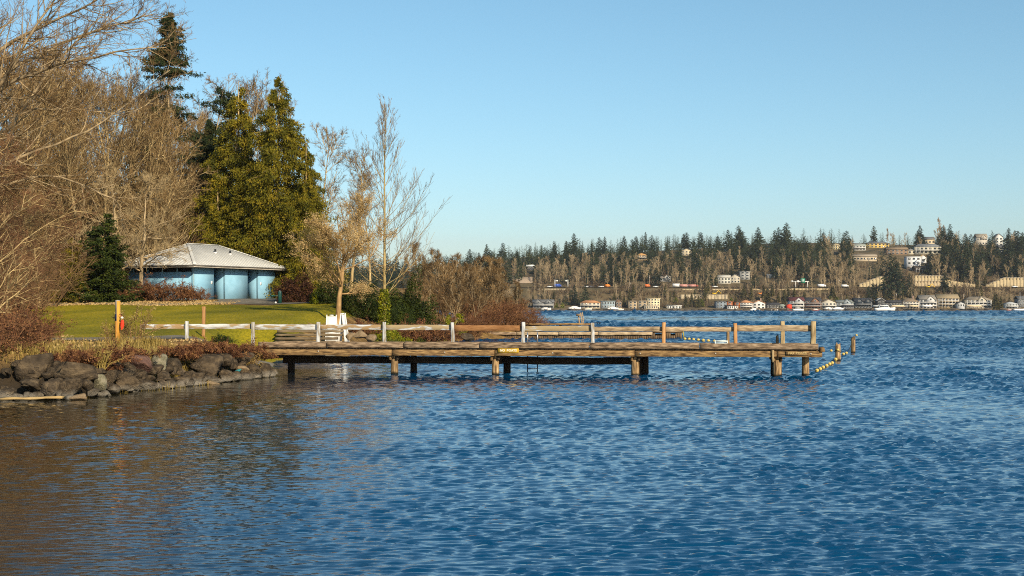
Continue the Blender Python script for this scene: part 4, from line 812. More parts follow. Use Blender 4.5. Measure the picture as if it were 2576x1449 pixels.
# fallen leaves on the bank and along the wood edge
lf = []
for x0, x1, y0, y1, n in [(-24, -9, 46, 60, 2600), (-40, -22, 110.5, 116, 5000), (-36, -20, 60, 66, 900)]:
    xy = np.column_stack([rg.uniform(x0, x1, n), rg.uniform(y0, y1, n)]); d_ = sdist(xy[:, 0], xy[:, 1]); xy = xy[d_ > 1.9]; lf.append(np.column_stack([xy, gz(xy[:, 0], xy[:, 1]) + 0.03]))
tag(MB().add(*diamonds(rg, np.vstack(lf), 0.06, 0.7)).build('fallen_leaves', m_dryleaf), 'fallen dry leaves on the bank and along the wood edge', kind='stuff')
sap = shrub_mesh(84, 0.55, 0.45, 1.5, 18, 8, 1000, 0.027, m_twig_brown, m_straw, twig=0.007, arch=0.0)
for px, Y, s, lab in [(334, 54.5, 1.15, 'tall twiggy bush with small pale leaves right of the orange post'), (606, 58.0, 0.95, 'left one of the two thin saplings in front of the white rail'), (628, 58.6, 0.9, 'right one of the two thin saplings in front of the white rail'), (282, 53.5, 0.7, 'small twiggy bush just left of the orange post')]:
    q = gnd(px, Y); stand('twiggy_bush', sap, lab, 'bush', q, px, s)
dead = shrub_mesh(85, 0.35, 0.3, 0.9, 18, 5, 300, 0.03, m_straw, m_straw, twig=0.007, arch=0.2)
Y = bank_pt(252, 905); stand('dead_weed', dead, 'dead straw-coloured weed hanging down between the boulders', 'plant', P(252, 925, Y - 0.4), 0, 0.9)

# ------------------------------------------------------------------ timber
def wood(name, c1, c2, c3, axis, **k):
    st = {'x': (1.3, 12, 12), 'z': (12, 12, 1.3)}[axis]
    return mat(name, c1, c2, c3, scale=1.5, stretch=st, detail=8, bump=0.5, bscale=3, dist=0.015, rnd=0.14, rough=0.9, **k)
w_grey = wood('weathered_wood', (0.05, 0.034, 0.022), (0.19, 0.132, 0.082), (0.36, 0.265, 0.175), 'x')
w_beam = wood('brown_beam_wood', (0.045, 0.027, 0.013), (0.19, 0.115, 0.05), (0.35, 0.225, 0.095), 'x')
w_deck = wood('deck_wood', (0.07, 0.05, 0.03), (0.14, 0.1, 0.06), (0.2, 0.145, 0.09), 'z')
w_dark = wood('dark_beam_wood', (0.018, 0.013, 0.009), (0.04, 0.028, 0.018), (0.06, 0.042, 0.027), 'x')  # much darker timber for beams under and behind the deck
w_rail = wood('pale_rail_wood', (0.15, 0.105, 0.065), (0.33, 0.245, 0.15), (0.48, 0.375, 0.245), 'x')
w_new = wood('new_red_wood', (0.21, 0.095, 0.035), (0.3, 0.145, 0.055), (0.37, 0.19, 0.08), 'x')
w_newv = wood('new_post_wood', (0.28, 0.135, 0.05), (0.38, 0.2, 0.08), (0.43, 0.25, 0.11), 'z')
w_post = wood('grey_post_wood', (0.17, 0.12, 0.06), (0.31, 0.23, 0.12), (0.42, 0.33, 0.19), 'z')
w_pile = wood('piling_wood', (0.06, 0.036, 0.018), (0.25, 0.16, 0.075), (0.47, 0.33, 0.18), 'z')
stain(w_pile, 0.06, 0.14, (0.01, 0.01, 0.005), 1.0, 4.0)
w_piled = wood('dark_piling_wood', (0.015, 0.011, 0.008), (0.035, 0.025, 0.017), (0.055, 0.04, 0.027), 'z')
def peel(name, axis, lo, hi, base):
    st = {'x': (1.2, 7, 7), 'z': (7, 7, 1.2)}[axis]
    return mat(name, base, (0.34, 0.345, 0.34), (0.5, 0.51, 0.51), scale=1.4, stretch=st, detail=9, pos=(lo, hi), bump=0.4, bscale=3, dist=0.01, rnd=0.08, rough=0.8)
p_white = peel('white_paint_worn', 'x', 0.43, 0.56, (0.3, 0.22, 0.12)); p_half = peel('white_paint_flaking', 'x', 0.5, 0.58, (0.3, 0.2, 0.1)); p_few = peel('white_paint_remnants', 'x', 0.57, 0.66, (0.31, 0.235, 0.13))
p_post = peel('white_post_worn', 'z', 0.42, 0.58, (0.25, 0.21, 0.15))

# ------------------------------------------------------------------ main dock
PX0, PX1 = 648, 2066
def eY(px): return 61.3 - 2.9 * (px - PX0) / (PX1 - PX0)
def E(px, back=0.0, z=0.0):
    Y = eY(px); return np.array((wx(px, Y) + back * DN[0], Y + back * DN[1], z))
_a, _b = np.array((wx(PX0, 61.3), 61.3)), np.array((wx(PX1, 58.4), 58.4)); DD = nrm((_b - _a)[None])[0]; DN = np.array((-DD[1], DD[0])); DANG = math.atan2(DD[1], DD[0])
rd = np.random.default_rng(91)
dk0 = E(PX0); dock = thing('wooden_dock', 'long weathered timber dock on pilings crossing the middle of the lake view', 'dock', dk0)
def dpart(mb, name, m, parent=None): return mb.shift(-dk0).build(name, m, parent or dock)
DW = 3.1
cuts = [PX0, 806, 937, 1206, 1346, 1600, 1830, 2060]
cuts = [PX0, 820, 1015, 1206, 1482, 1760, 2060]
for i, (a, b) in enumerate(zip(cuts[:-1], cuts[1:])):
    dz = rd.normal(0, 0.008); dpart(MB().beam(E(a + 1.2, 0.10, 1.272 + dz), E(b - 1.2, 0.10, 1.272 + dz + rd.normal(0, 0.006)), 0.22, 0.235, 16, 0.0025, 0.012, rd), 'curb_timber', w_grey)
for i, (a, b) in enumerate(zip(cuts[:-1], cuts[1:])):
    dpart(MB().beam(E(a + 1, DW - 0.1, 1.26), E(b - 1, DW - 0.1, 1.26), 0.22, 0.16, 10, 0.006, 0.02, rd), 'curb_timber', w_grey)
fc = [PX0 - 4, 985, 1244, 1597, 1955, 2070]
for a, b in zip(fc[:-1], fc[1:]): dpart(MB().beam(E(a + 1, 0.13, 0.948), E(b - 1, 0.13, 0.948), 0.14, 0.25, 14, 0.0025, 0.01, rd), 'fascia_beam', w_beam)
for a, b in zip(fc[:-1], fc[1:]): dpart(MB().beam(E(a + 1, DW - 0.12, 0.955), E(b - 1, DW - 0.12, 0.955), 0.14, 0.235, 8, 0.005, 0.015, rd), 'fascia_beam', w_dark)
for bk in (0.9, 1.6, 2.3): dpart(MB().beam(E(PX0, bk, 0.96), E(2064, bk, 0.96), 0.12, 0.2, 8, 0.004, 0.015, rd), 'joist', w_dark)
pm = MB().beam((0, 0.14, 0), (0, DW - 0.02, 0), 0.19, 0.07, 4, 0.003, 0.012, rd).mesh('deck_plank', w_deck); s0 = 0.0; tot = np.linalg.norm(_b - _a)
s0 = 0.1
while s0 < tot - 0.05:
    q = link('deck_plank', pm, dock); q.location = (DD[0] * s0, DD[1] * s0, 1.112 + rd.normal(0, 0.004)); q.rotation_euler = (0, 0, DANG + rd.normal(0, 0.003)); s0 += 0.203
dpart(MB().beam(E(2069, 0.02, 1.14), E(2069, 0.7, 1.14), 0.2, 0.2, 3, 0.008, 0.02, rd), 'end_block', w_beam)
def pile(px, back, z1, r, m, parent, z0=-1.6, chip=0.04, name='piling', off=None):
    c = E(px, back) if off is None else np.array(off); zs = [z0, -0.3, 0.1, 0.35, 0.6, z1 - 0.06, z1] if z0 < -0.5 else list(np.linspace(z0, z1 - 0.06, 6)) + [z1]; n = 14
    a = np.linspace(0, 6.283, n, endpoint=False); V = []; lob = rd.normal(0, 0.025, n)
    for i, z in enumerate(zs):
        rr_ = r * (1 + lob + rd.normal(0, 0.012, n)) * (1 - 0.02 * i); zz = z + (rd.normal(0, chip, n) if i == len(zs) - 1 else 0)
        V.append(np.stack([c[0] + rr_ * np.cos(a), c[1] + rr_ * np.sin(a), np.broadcast_to(zz, (n,))], 1))
    k = len(zs); q = [(i * n + j, i * n + (j + 1) % n, (i + 1) * n + (j + 1) % n, (i + 1) * n + j) for i in range(k - 1) for j in range(n)]
    mb = MB().add(np.vstack(V), q, [tuple(range((k - 1) * n, k * n))])
    return mb
for px, r in ((987, 0.165), (1243, 0.165), (1597, 0.175), (1957, 0.2)):
    dpart(pile(px, 0.45, 0.7, r, w_pile, dock), 'piling', w_pile)
    dpart(MB().box(E(px, 0.34, 0.79) , (0.13, 0.16, 0.16), DANG), 'bearing_block', w_pile)
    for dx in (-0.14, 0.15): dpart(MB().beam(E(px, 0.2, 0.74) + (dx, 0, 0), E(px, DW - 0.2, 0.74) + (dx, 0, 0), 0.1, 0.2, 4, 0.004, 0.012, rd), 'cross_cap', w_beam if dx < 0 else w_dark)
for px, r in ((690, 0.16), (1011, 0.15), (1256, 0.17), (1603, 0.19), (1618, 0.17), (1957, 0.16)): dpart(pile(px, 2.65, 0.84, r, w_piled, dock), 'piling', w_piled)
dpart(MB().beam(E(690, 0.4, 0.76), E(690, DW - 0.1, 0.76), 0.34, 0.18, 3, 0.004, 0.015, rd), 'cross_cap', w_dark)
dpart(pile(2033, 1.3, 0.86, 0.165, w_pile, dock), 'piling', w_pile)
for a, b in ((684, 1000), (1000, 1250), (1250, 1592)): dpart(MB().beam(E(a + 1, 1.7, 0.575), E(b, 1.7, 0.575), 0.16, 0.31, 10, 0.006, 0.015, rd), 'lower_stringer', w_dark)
dpart(MB().beam(E(1944, 0.03, 0.62), E(1944, 0.03, 1.12), 0.09, 0.09, 3, 0.003, 0.012, rd, up=(0, 1, 0)), 'brace_post', w_post)
for px, back, z1, r in ((1836, 2.75, 1.77, 0.075), (1966, 2.75, 1.62, 0.07)): dpart(pile(px, back, z1, r, w_pile, dock, z0=0.9, chip=0.06), 'broken_post', w_pile)
for px, bz in ((800, 1.0), (1118, 0.97), (1390, 0.96), (1610, 0.96), (1800, 0.97), (2040, 0.97)):
    b_ = MB(); b_.lathe([(0.03, 0), (0.03, 0.02), (0.015, 0.03)], 8); b_.v[0] = b_.v[0][:, [0, 2, 1]] * (1, -1, 1) + E(px, 0.055, bz); dpart(b_, 'bolt', flat((0.45, 0.42, 0.36)))
# swim ladder at the far edge
mst = mat('steel_tube', (0.55, 0.56, 0.57), rough=0.3, metal=0.8); lad = thing('swim_ladder', 'steel swim ladder with hooped handrails at the far edge of the dock', 'ladder', E(1306, DW)); l0 = E(1306, DW)
for dx in (0.0, 0.44):
    q = E(1306, DW + 0.08); q = q + np.array((dx, 0, 0)); t_ = np.linspace(0, math.pi, 9)
    pts = [q + (0, -0.35, 1.15)] + [q + (0, -0.175 - 0.175 * math.cos(a), 1.55 + 0.22 * math.sin(a)) for a in t_] + [q + (0, 0, -0.9)]
    MB().tube(pts, 0.024, 8).shift(-l0).build('handrail', mst, lad, True)
for z in (0.75, 0.45, 0.16): q = E(1306, DW + 0.08, z); MB().tube([q, q + (0.44, 0, 0)], 0.02, 6).shift(-l0).build('rung', mst, lad)

# ------------------------------------------------------------------ railing
rail0 = E(PX0, 0.3, 1.2); rail = thing('railing', 'post-and-board railing with peeling white paint along the near edge of the dock', 'railing', rail0)
def RP(px, py, back): 
    Y = eY(max(px, 560)) + back; return P(px, py, Y)
posts = [(470, 852, 808, p_post), (636, 866, 810, p_post), (800, 866, 810, p_post), (967, 866, 810, p_post), (1139, 866, 811, p_post), (1316, 866, 810, p_post), (1491, 866, 812, p_post), (1669, 866, 811, w_newv), (1850, 866, 813, w_newv), (2045, 868, 808, w_post)]
for px, y1, y0, m in posts:
    w_ = 0.15 if px != 2045 else 0.2
    a = RP(px, y1, 0.28); b = RP(px, y0, 0.28); b[0] += rd.normal(0, 0.01)
    MB().beam(a - (0, 0, 0.12), b, w_, w_ * 0.9, 5, 0.004, 0.02, rd, up=(0, 1, 0)).shift(-rail0).build('post', m, rail)
q = E(1979, 2.5); MB().beam(q + (0, 0, 1.0), (q[0], q[1], wz(808, q[1])), 0.17, 0.13, 5, 0.004, 0.015, rd, up=(0, 1, 0)).shift(-rail0).build('post', w_post, rail)
boards = [(352, 470, 815.5, 828, p_half), (470, 636, 815, 828, p_white), (636, 800, 815.5, 829, p_white), (800, 967, 816.5, 829.5, p_half), (967, 1139, 817, 830.5, p_few), (1139, 1316, 818, 832, w_new), (1316, 1491, 820, 833.5, p_few), (1491, 1669, 822, 833.5, w_rail), (1669, 1850, 822, 833.5, w_rail), (1850, 2042, 818.5, 833.5, w_rail)]
for a, b, y0, y1, m in boards:
    p, q = RP(a, (y0 + y1) / 2, 0.38), RP(b, (y0 + y1) / 2 + rd.normal(0, 0.4), 0.38)
    MB().beam(p, q, 0.05, (y1 - y0) * 60 / FV, 10, 0.003, 0.008, rd).shift(-rail0).build('rail_board', m, rail)

# NO BOATS signs
def text_mesh(body, size, m, ext=0.004):
    cu = bpy.data.curves.new('lettering', 'FONT'); cu.body = body; cu.size = size; cu.align_x = 'CENTER'; cu.align_y = 'CENTER'; cu.extrude = ext; cu.offset = 0.006 * size / 0.14
    t = bpy.data.objects.new('tmp', cu); COL.objects.link(t); dg = bpy.context.evaluated_depsgraph_get(); me = bpy.data.meshes.new_from_object(t.evaluated_get(dg)); bpy.data.objects.remove(t); me.materials.clear(); me.materials.append(m); return me
def sign(px0, px1, py0, py1, board, ink, lab):
    c = (E(px0) + E(px1)) / 2; Y = c[1]; c[2] = wz((py0 + py1) / 2, Y); w, h = (px1 - px0) * Y / FV, (py1 - py0) * Y / FV
    c = c + np.array((DN[0], DN[1], 0)) * 0.025
    o = thing('sign', lab, 'sign', c, DANG)
    MB().beam((-w / 2, 0, 0), (w / 2, 0, 0), 0.03, h, 4, 0.001, 0.004, rd).build('board', board, o)
    t = link('lettering', text_mesh('NO  BOATS', h * 0.72, ink), o); t.rotation_euler = (R(90), 0, 0); t.location = (0, -0.02, 0); t.scale = (w * 0.8 / max(t.dimensions.x, 0.01) if t.dimensions.x else 1, 1, 1)
sign(1252, 1305, 876.5, 887, mat('yellow_sign_paint', (0.36, 0.22, 0.015), (0.52, 0.33, 0.03), scale=3), mat('white_letter_paint', (0.75, 0.72, 0.6), (0.62, 0.55, 0.36), scale=12), 'yellow NO BOATS sign board on the middle of the dock edge')
sign(1978, 2034, 883.5, 894, w_beam, mat('faded_letter_paint', (0.5, 0.4, 0.2), (0.36, 0.24, 0.09), scale=10), 'faded brown NO BOATS sign board near the right end of the dock')
# translucent crate on the deck
q = E(1818, 2.6, 1.15); o = thing('plastic_crate', 'pale translucent plastic crate standing on the far side of the dock', 'crate', q, DANG); mcr = flat((0.6, 0.68, 0.68), 0.4)
MB().box((0, 0, 0.03), (0.52, 0.34, 0.02)).build('bottom', mcr, o)
for sx, sy, dx, dy in ((0, -0.17, 0.54, 0.02), (0, 0.17, 0.54, 0.02), (-0.26, 0, 0.02, 0.32), (0.26, 0, 0.02, 0.32)): 
    for z in (0.08, 0.17, 0.27): MB().box((sx, sy, z), (dx, dy, 0.06)).build('side_slat', mcr, o)
for sx in (-0.26, 0.26):
    for sy in (-0.17, 0.17): MB().box((sx, sy, 0.16), (0.035, 0.035, 0.28)).build('corner', mcr, o)

# ------------------------------------------------------------------ free-standing pilings, buoys and ropes
def free_pile(px, ytop, Y, dia, lab):
    c = np.array((wx(px, Y), Y, 0)); o = thing('mooring_piling', lab, 'piling', c)
    pile(0, 0, wz(ytop, Y), dia / 2, w_pile, None, off=c, chip=0.09).shift(-c).build('shaft', w_pile, o); return c
c1 = free_pile(2108, 866, 75.7, 0.31, 'nearer of two free-standing pilings right of the dock, ringed by a rope')
c2 = free_pile(2146, 852, 89.4, 0.30, 'farther of two free-standing pilings right of the dock')
m_buoy = mat('yellow_buoy', (0.5, 0.36, 0.08), (0.66, 0.5, 0.16), scale=6, rough=0.5); m_rope = mat('dark_rope', (0.05, 0.045, 0.03))
bm_ = MB().lathe([(0.012, -0.09), (0.05, -0.075), (0.08, -0.03), (0.085, 0.0), (0.08, 0.03), (0.05, 0.075), (0.012, 0.09)], 12).mesh('buoy', m_buoy, True)
def ball(px, py, Y, lab, group=None, s=1.0, m=None):
    o = link('buoy', bm_); o.location = P(px, py, Y); o.scale = (s, s, s); o.rotation_euler = (R(80), 0, 0.6); tag(o, lab, 'buoy', group); return o
def onwater(py): return EYE * FV / (py - HY) * 0.985
b1 = [(2055, 932), (2063, 928), (2070.5, 924), (2079.5, 920), (2087, 915.8), (2093.5, 913)]; L1 = []
for i, (x, y) in enumerate(b1): ball(x, y, onwater(y + 4), 'yellow float on the rope between the dock end and the nearer piling', 'floats right of the dock', 1.0); L1.append(P(x, y, onwater(y + 4)))
for x, y in [(2121.5, 890.5), (2129, 888)]: ball(x, y, onwater(y + 3), 'yellow float on the rope between the two free-standing pilings', 'floats between the pilings', 1.0)
ball(2102, 904, 75.3, 'single pale float hanging on the left side of the nearer piling', None, 1.1)
ball(2107.5, 880, 75.45, 'small float tied high on the nearer piling', None, 0.75)
ball(2091, 882, onwater(884), 'lone pinkish float on open water left of the nearer piling', None, 1.0)
ball(2154.5, 843.5, onwater(845), 'far white float on open water beyond the farther piling', None, 1.4)
MB_ = MB().tube([E(2034, 1.3, 0.25)] + L1 + [P(2102, 904, 75.3)], 0.012, 5); tag(MB_.build('float_rope', m_rope), 'rope carrying the yellow floats from the dock end to the nearer piling', 'rope')
MB_ = MB().tube([c1 + (0.15, 0, 0.25), P(2121.5, 890.5, onwater(893.5)), P(2129, 888, onwater(891)), P(2135, 882, 88), P(2141, 868, 89.1)], 0.02, 5); tag(MB_.build('float_rope', m_rope), 'rope running from the nearer piling up to the farther piling', 'rope')
ring = [c1 + (0.172 * math.cos(a), 0.172 * math.sin(a), 0.55 + 0.06 * math.sin(a * 2)) for a in np.linspace(0, 6.283, 17)]
tag(MB().tube(ring, 0.018, 5).build('rope_loop', m_rope), 'dark rope loop wound round the nearer piling', 'rope')

# ------------------------------------------------------------------ far pier behind the dock
PY = 127.0
pier0 = P(1230, 854, PY); pier = thing('swim_pier', 'low timber swim pier with plank skirt on the water behind the dock', 'pier', pier0)
def ppart(mb, name, m): return mb.shift(-pier0).build(name, m, pier)
for a, b in ((1195, 1300), (1300, 1405), (1405, 1505), (1505, 1642)): ppart(MB().beam(P(a, 839, PY - 0.1), P(b - 1, 839, PY - 0.1), 0.2, 0.28, 8, 0.008, 0.02, rd), 'curb_timber', w_rail if a > 1290 else w_grey)
ppart(MB().beam(P(1642, 834.5, PY), P(1717, 834.5, PY), 0.2, 0.1, 4, 0.005, 0.015, rd), 'curb_timber', w_grey)
sk = [MB().box((0, 0, 0), (0.19, 0.05, 0.44)).mesh('skirt_plank', w_piled), MB().box((0, 0, 0), (0.19, 0.05, 0.72)).mesh('skirt_plank', wood('skirt_wood', (0.06, 0.04, 0.025), (0.12, 0.08, 0.045), (0.18, 0.125, 0.075), 'z'))]
sk[0].materials.clear(); sk[0].materials.append(MATS['skirt_wood'])
x = wx(1228, PY); xe = wx(1716, PY)
while x < xe:
    px = CX + x * FV / PY; tall = px > 1642
    if not (1648 < px < 1668 or 1686 < px < 1700):
        q = link('skirt_plank', sk[1 if tall else 0], pier); q.location = (x - pier0[0], 0.03 + rd.normal(0, 0.012), (0.33 if tall else 0.2) - pier0[2] + rd.normal(0, 0.01))
    else:
        q = link('skirt_plank', sk[0], pier); q.location = (x - pier0[0], 0.03 + rd.normal(0, 0.012), 0.17 - pier0[2]); q.scale = (1, 1, 0.8)
    x += 0.2
ppart(MB().box(P(1472, 0, PY + 1.5) * (1, 1, 0) + (0, 0, 0.6), ((1717 - 1228) * PY / FV, 2.9, 0.08)), 'deck', w_deck)
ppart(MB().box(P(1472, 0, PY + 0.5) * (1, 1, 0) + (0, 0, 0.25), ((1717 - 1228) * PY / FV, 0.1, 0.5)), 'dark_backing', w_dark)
# raised platform behind it
rz0 = P(1170, 830, PY + 3); rp = thing('raised_platform', 'raised timber platform edge running behind the dock rail out to the wooden chair', 'platform', rz0)
for a, b in ((1160, 1270), (1270, 1380), (1380, 1490)): MB().beam(P(a, 815.5, PY + 3), P(b, 815.5, PY + 3), 0.25, 0.17, 8, 0.006, 0.015, rd).shift(-rz0).build('edge_timber', w_new if a < 1200 else w_beam, rp)
MB().box(P(1325, 0, PY + 4.2) * (1, 1, 0) + (0, 0, 1.28), (330 * PY / FV, 2.2, 0.08)).shift(-rz0).build('deck', w_deck, rp)
for px in (1170, 1250, 1330, 1410, 1486): c = P(px, 0, PY + 3.2); c[2] = 0; pile(0, 0, 1.26, 0.13, w_piled, None, off=c).shift(-rz0).build('piling', w_piled, rp)
# lifeguard chair
lc = P(1461, 814, PY + 4); o = thing('lifeguard_chair', 'leaning wooden lifeguard chair standing above the swim pier', 'chair', lc); lc[2] = 1.32; o.location = lc
MB().beam((-0.12, 0, 0), (-0.2, 0, 0.75), 0.12, 0.12, 3, 0.003, 0.01, rd, up=(0, 1, 0)).build('leg', w_rail, o); MB().beam((0.3, 0.3, 0), (0.16, 0.3, 1.1), 0.07, 0.07, 3, 0.003, 0.01, rd, up=(0, 1, 0)).build('leg', w_rail, o)
MB().beam((0.12, -0.1, 0), (-0.02, -0.1, 1.05), 0.12, 0.1, 3, 0.003, 0.01, rd, up=(0, 1, 0)).build('backrest_post', w_rail, o); MB().box((-0.2, 0, 0.84), (0.42, 0.5, 0.2)).build('seat', w_grey, o)
for z in (0.25, 0.5, 0.75): MB().beam((0.08, 0.1, z), (0.26, 0.3, z), 0.05, 0.04, 1, 0.0, 0.01, rd).build('rung', w_rail, o)
gs = P(1503, 816, PY + 4); gs[2] = 1.3; o = thing('grill_stand', 'small black stand with a flat top right of the lifeguard chair', 'stand', gs); mk = mat('black_iron', (0.012, 0.012, 0.014), rough=0.6)
MB().lathe([(0.03, 0), (0.03, 0.1)], 6).build('stem', mk, o); MB().box((-0.1, 0, 0.13), (0.32, 0.3, 0.07)).build('tray', mk, o); MB().lathe([(0.08, 0.06), (0.1, 0.1), (0.1, 0.16), (0.05, 0.17)], 8, (0.2, 0, 0)).build('pot', mk, o)
yr = P(1718, 834, PY - 0.1); t = np.linspace(0, 1, 8); MB_ = MB().tube(np.stack([yr[0] + 0.12 * t, np.full(8, yr[1]), yr[2] * (1 - t) + 0.02 + 0.03 * np.sin(t * 6)], 1), 0.035, 5)
tag(MB_.build('yellow_rope', mat('yellow_rope', (0.55, 0.42, 0.03), (0.4, 0.3, 0.02), scale=20)), 'yellow rope hanging off the right end of the swim pier', 'rope')
sw = []
for x, y in [(1723, 852.5), (1733.5, 853), (1744.5, 854), (1756.5, 855), (1769, 856), (1782, 857), (1797, 858)]: ball(x, y, onwater(y + 2.2), 'small pale float of the swim line right of the far pier', 'floats of the swim line', 1.5); sw.append(P(x, y + 1, onwater(y + 2.2)))
tag(MB().tube(sw, 0.015, 4).build('swim_line', m_rope), 'rope of the swim line trailing from the far pier', 'rope')

# ------------------------------------------------------------------ shore steps, lawn furniture
st0 = gnd(780, 79.3); steps = thing('shore_steps', 'broad weathered shore steps behind the left part of the dock', 'steps', st0)
m_step = mat('step_concrete', (0.1, 0.074, 0.043), (0.2, 0.15, 0.09), scale=1.2, bump=0.3, bscale=14, rnd=0.1, rough=0.95)
for k in range(6):
    z = 1.6 - 0.19 * k; Y = 80.4 - 0.52 * k; a, b = 694 - 2 * k + rd.uniform(0, 6), 872 - 9 * k - rd.uniform(0, 10)
    MB().beam(P(a, 0, Y) * (1, 1, 0) + (0, 0, z - 0.08), P(b, 0, Y) * (1, 1, 0) + (0, 0, z - 0.08), 0.7, 0.13, 12, 0.006, 0.02, rd).shift(-st0).build('step', m_step, steps)
def aframe(px, Y, ytop, turn, lab, w):
    b = gnd(px, Y); h = wz(ytop, Y) - b[2]; o = thing('a_frame_sign', lab, 'sign', b, turn); mw_ = mat('white_plastic', (0.72, 0.72, 0.7), (0.62, 0.62, 0.58), scale=2, rough=0.5)
    for s_ in (-1, 1):
        t = math.atan2(0.3, h); M = Matrix.Rotation(s_ * -t, 3, 'X'); mb = MB()
        bd = MB().box((0, s_ * 0.17, h * 0.5), (w * 0.86, 0.03, h * 0.9), m=None); bd.v = [np.column_stack([v[:, 0] * (1.15 - 0.3 * v[:, 2] / h), v[:, 1] - s_ * 0.3 * (v[:, 2] / h - 0.5), v[:, 2]]) for v in bd.v]; bd.build('panel', mw_, o)
        for e in (-1, 1): MB().beam((e * w * 0.5, s_ * 0.33, 0), (e * w * 0.36, s_ * 0.03, h), 0.06, 0.05, 2, 0, 0.01, up=(0, 1, 0)).build('leg', mw_, o)
    MB().box((0, 0, h * 0.985), (w * 0.3, 0.1, 0.06)).build('handle', mw_, o)
aframe(834, 86, 792, 0.15, 'left white A-frame sign board, face on, behind the dock rail', 0.78)
aframe(863, 86.5, 787.5, 1.25, 'right white A-frame sign board, seen edge on as an A', 0.62)
b_ = gnd(512, 71); o = MB().beam((0, 0, -0.2), (0.02, 0, wz(771, 71) - b_[2]), 0.16, 0.1, 6, 0.004, 0.012, rd, up=(0, 1, 0)).build('wooden_post', w_newv); o.location = b_; tag(o, 'lone brown wooden post standing in the lawn', 'post')
# orange post with grey and blue paint, and the red float bag that hangs on it
b_ = gnd(296, 53.2); hh = wz(755, 53.2) - b_[2]; o = thing('marker_post', 'square orange marker post with bare grey and blue upper side by the bank', 'post', b_, R(-52)); w_ = 0.15
MB().beam((0, 0, -0.3), (0, 0, hh), w_, w_, 6, 0.003, 0.012, rd, up=(0, 1, 0)).build('shaft', wood('grey_marker_wood', (0.16, 0.14, 0.11), (0.28, 0.25, 0.2), (0.35, 0.32, 0.27), 'z'), o)
m_or = mat('orange_paint', (0.42, 0.2, 0.03), (0.62, 0.3, 0.045), scale=3, stretch=(3, 3, 0.6), rough=0.7)
MB().box((w_ / 2 + 0.004, 0, hh * 0.48), (0.012, w_ - 0.015, hh * 1.0)).build('orange_side', m_or, o)
MB().box((0, -w_ / 2 - 0.004, hh * 0.18), (w_ - 0.015, 0.012, hh * 0.7)).build('orange_foot', m_or, o)
MB().box((0, -w_ / 2 - 0.004, hh * 0.615), (w_ - 0.015, 0.012, hh * 0.14)).build('blue_band', mat('dark_blue_paint', (0.01, 0.02, 0.07), (0.02, 0.04, 0.12), scale=10), o)
m_red = mat('red_fabric', (0.62, 0.035, 0.012), (0.72, 0.06, 0.02), scale=6, rough=0.6, bump=0.4, bscale=12); b2 = P(307, 830, 53.0)
o = thing('float_bag', 'bright red float bag hanging on the right side of the orange post', 'bag', b2)
bag = rock_mesh(150, 3); bag.v[0] = bag.v[0] * (0.088, 0.08, 0.235) + (0, 0, 0.22); bag.build('bag', m_red, o, True)
MB().lathe([(0.05, 0.42), (0.055, 0.46), (0.03, 0.5)], 10).build('collar', flat((0.7, 0.62, 0.55)), o)
MB().tube([(0, 0, 0.48), (-0.05, 0, 0.56), (-0.12, 0.05, 0.58)], 0.012, 5).build('cord', flat((0.3, 0.05, 0.03)), o)
# ------------------------------------------------------------------ far shore
HYk = [1150, 1163, 1167, 1185, 1205, 1222, 1231, 1262, 1275, 1340, 1400, 1460, 1520, 1700, 2400]
HZk = [-3, -0.5, 0.8, 2.5, 6, 13, 19.3, 20, 25, 43, 57, 66, 70, 73, 74]
def hscale(px): return np.interp(px, [300, 1060, 1300, 1500, 1700, 1900, 2600, 3200], [0.25, 0.43, 0.68, 0.8, 0.9, 1.0, 1.0, 1.0])
def hz(x, y):
    z = np.interp(y, HYk, HZk); px = CX + np.asarray(x) * FV / np.asarray(y)
    z = np.where(z > 20, 20 + (z - 20) * hscale(px), z); 
    return z + np.where(z > 22, 1.5 * np.sin(np.asarray(x) * 0.021 + 1) * np.sin(np.asarray(y) * 0.03), 0)
def hill_at(px, py):
    Y = np.arange(1164, 1600, 1.0); x = wx(px, Y); p_ = HY - (hz(x, Y) - EYE) * FV / Y
    k = np.argmax(p_ <= py) if (p_ <= py).any() else len(Y) - 1
    return float(Y[k])
def hpt(px, py): Y = hill_at(px, py); x = wx(px, Y); return np.array((x, Y, float(hz(x, Y))))
X = np.arange(-620, 1000, 9.0); Yg = np.concatenate([np.arange(1150, 1290, 3.5), np.arange(1290, 1560, 9), np.arange(1560, 2400, 40)])
xx, yy = np.meshgrid(X, Yg, indexing='ij'); i = np.arange(xx.size).reshape(xx.shape)
m_hill = mat('hill_soil', (0.05, 0.045, 0.022), (0.11, 0.08, 0.04), (0.17, 0.125, 0.07), scale=0.06, detail=10, bump=0.5, bscale=0.5, dist=1.0, rough=1.0)
tag(MB().add(np.stack([xx, yy, hz(xx, yy)], -1).reshape(-1, 3), np.stack([i[:-1, :-1], i[1:, :-1], i[1:, 1:], i[:-1, 1:]], -1).reshape(-1, 4)).build('far_hillside', m_hill, None, True), kind='structure')
# highway deck
RY0, RY1 = 1236, 1256
xs = np.arange(-200, 560, 12.0); V = [(x, y, float(hz(x, 1246)) + 0.35) for x in xs for y in (RY0, RY1)]
tag(MB().add(V, [(2 * k, 2 * k + 2, 2 * k + 3, 2 * k + 1) for k in range(len(xs) - 1)]).build('highway', mat('highway_asphalt', (0.09, 0.085, 0.075), (0.13, 0.12, 0.1), scale=0.05)), kind='structure')

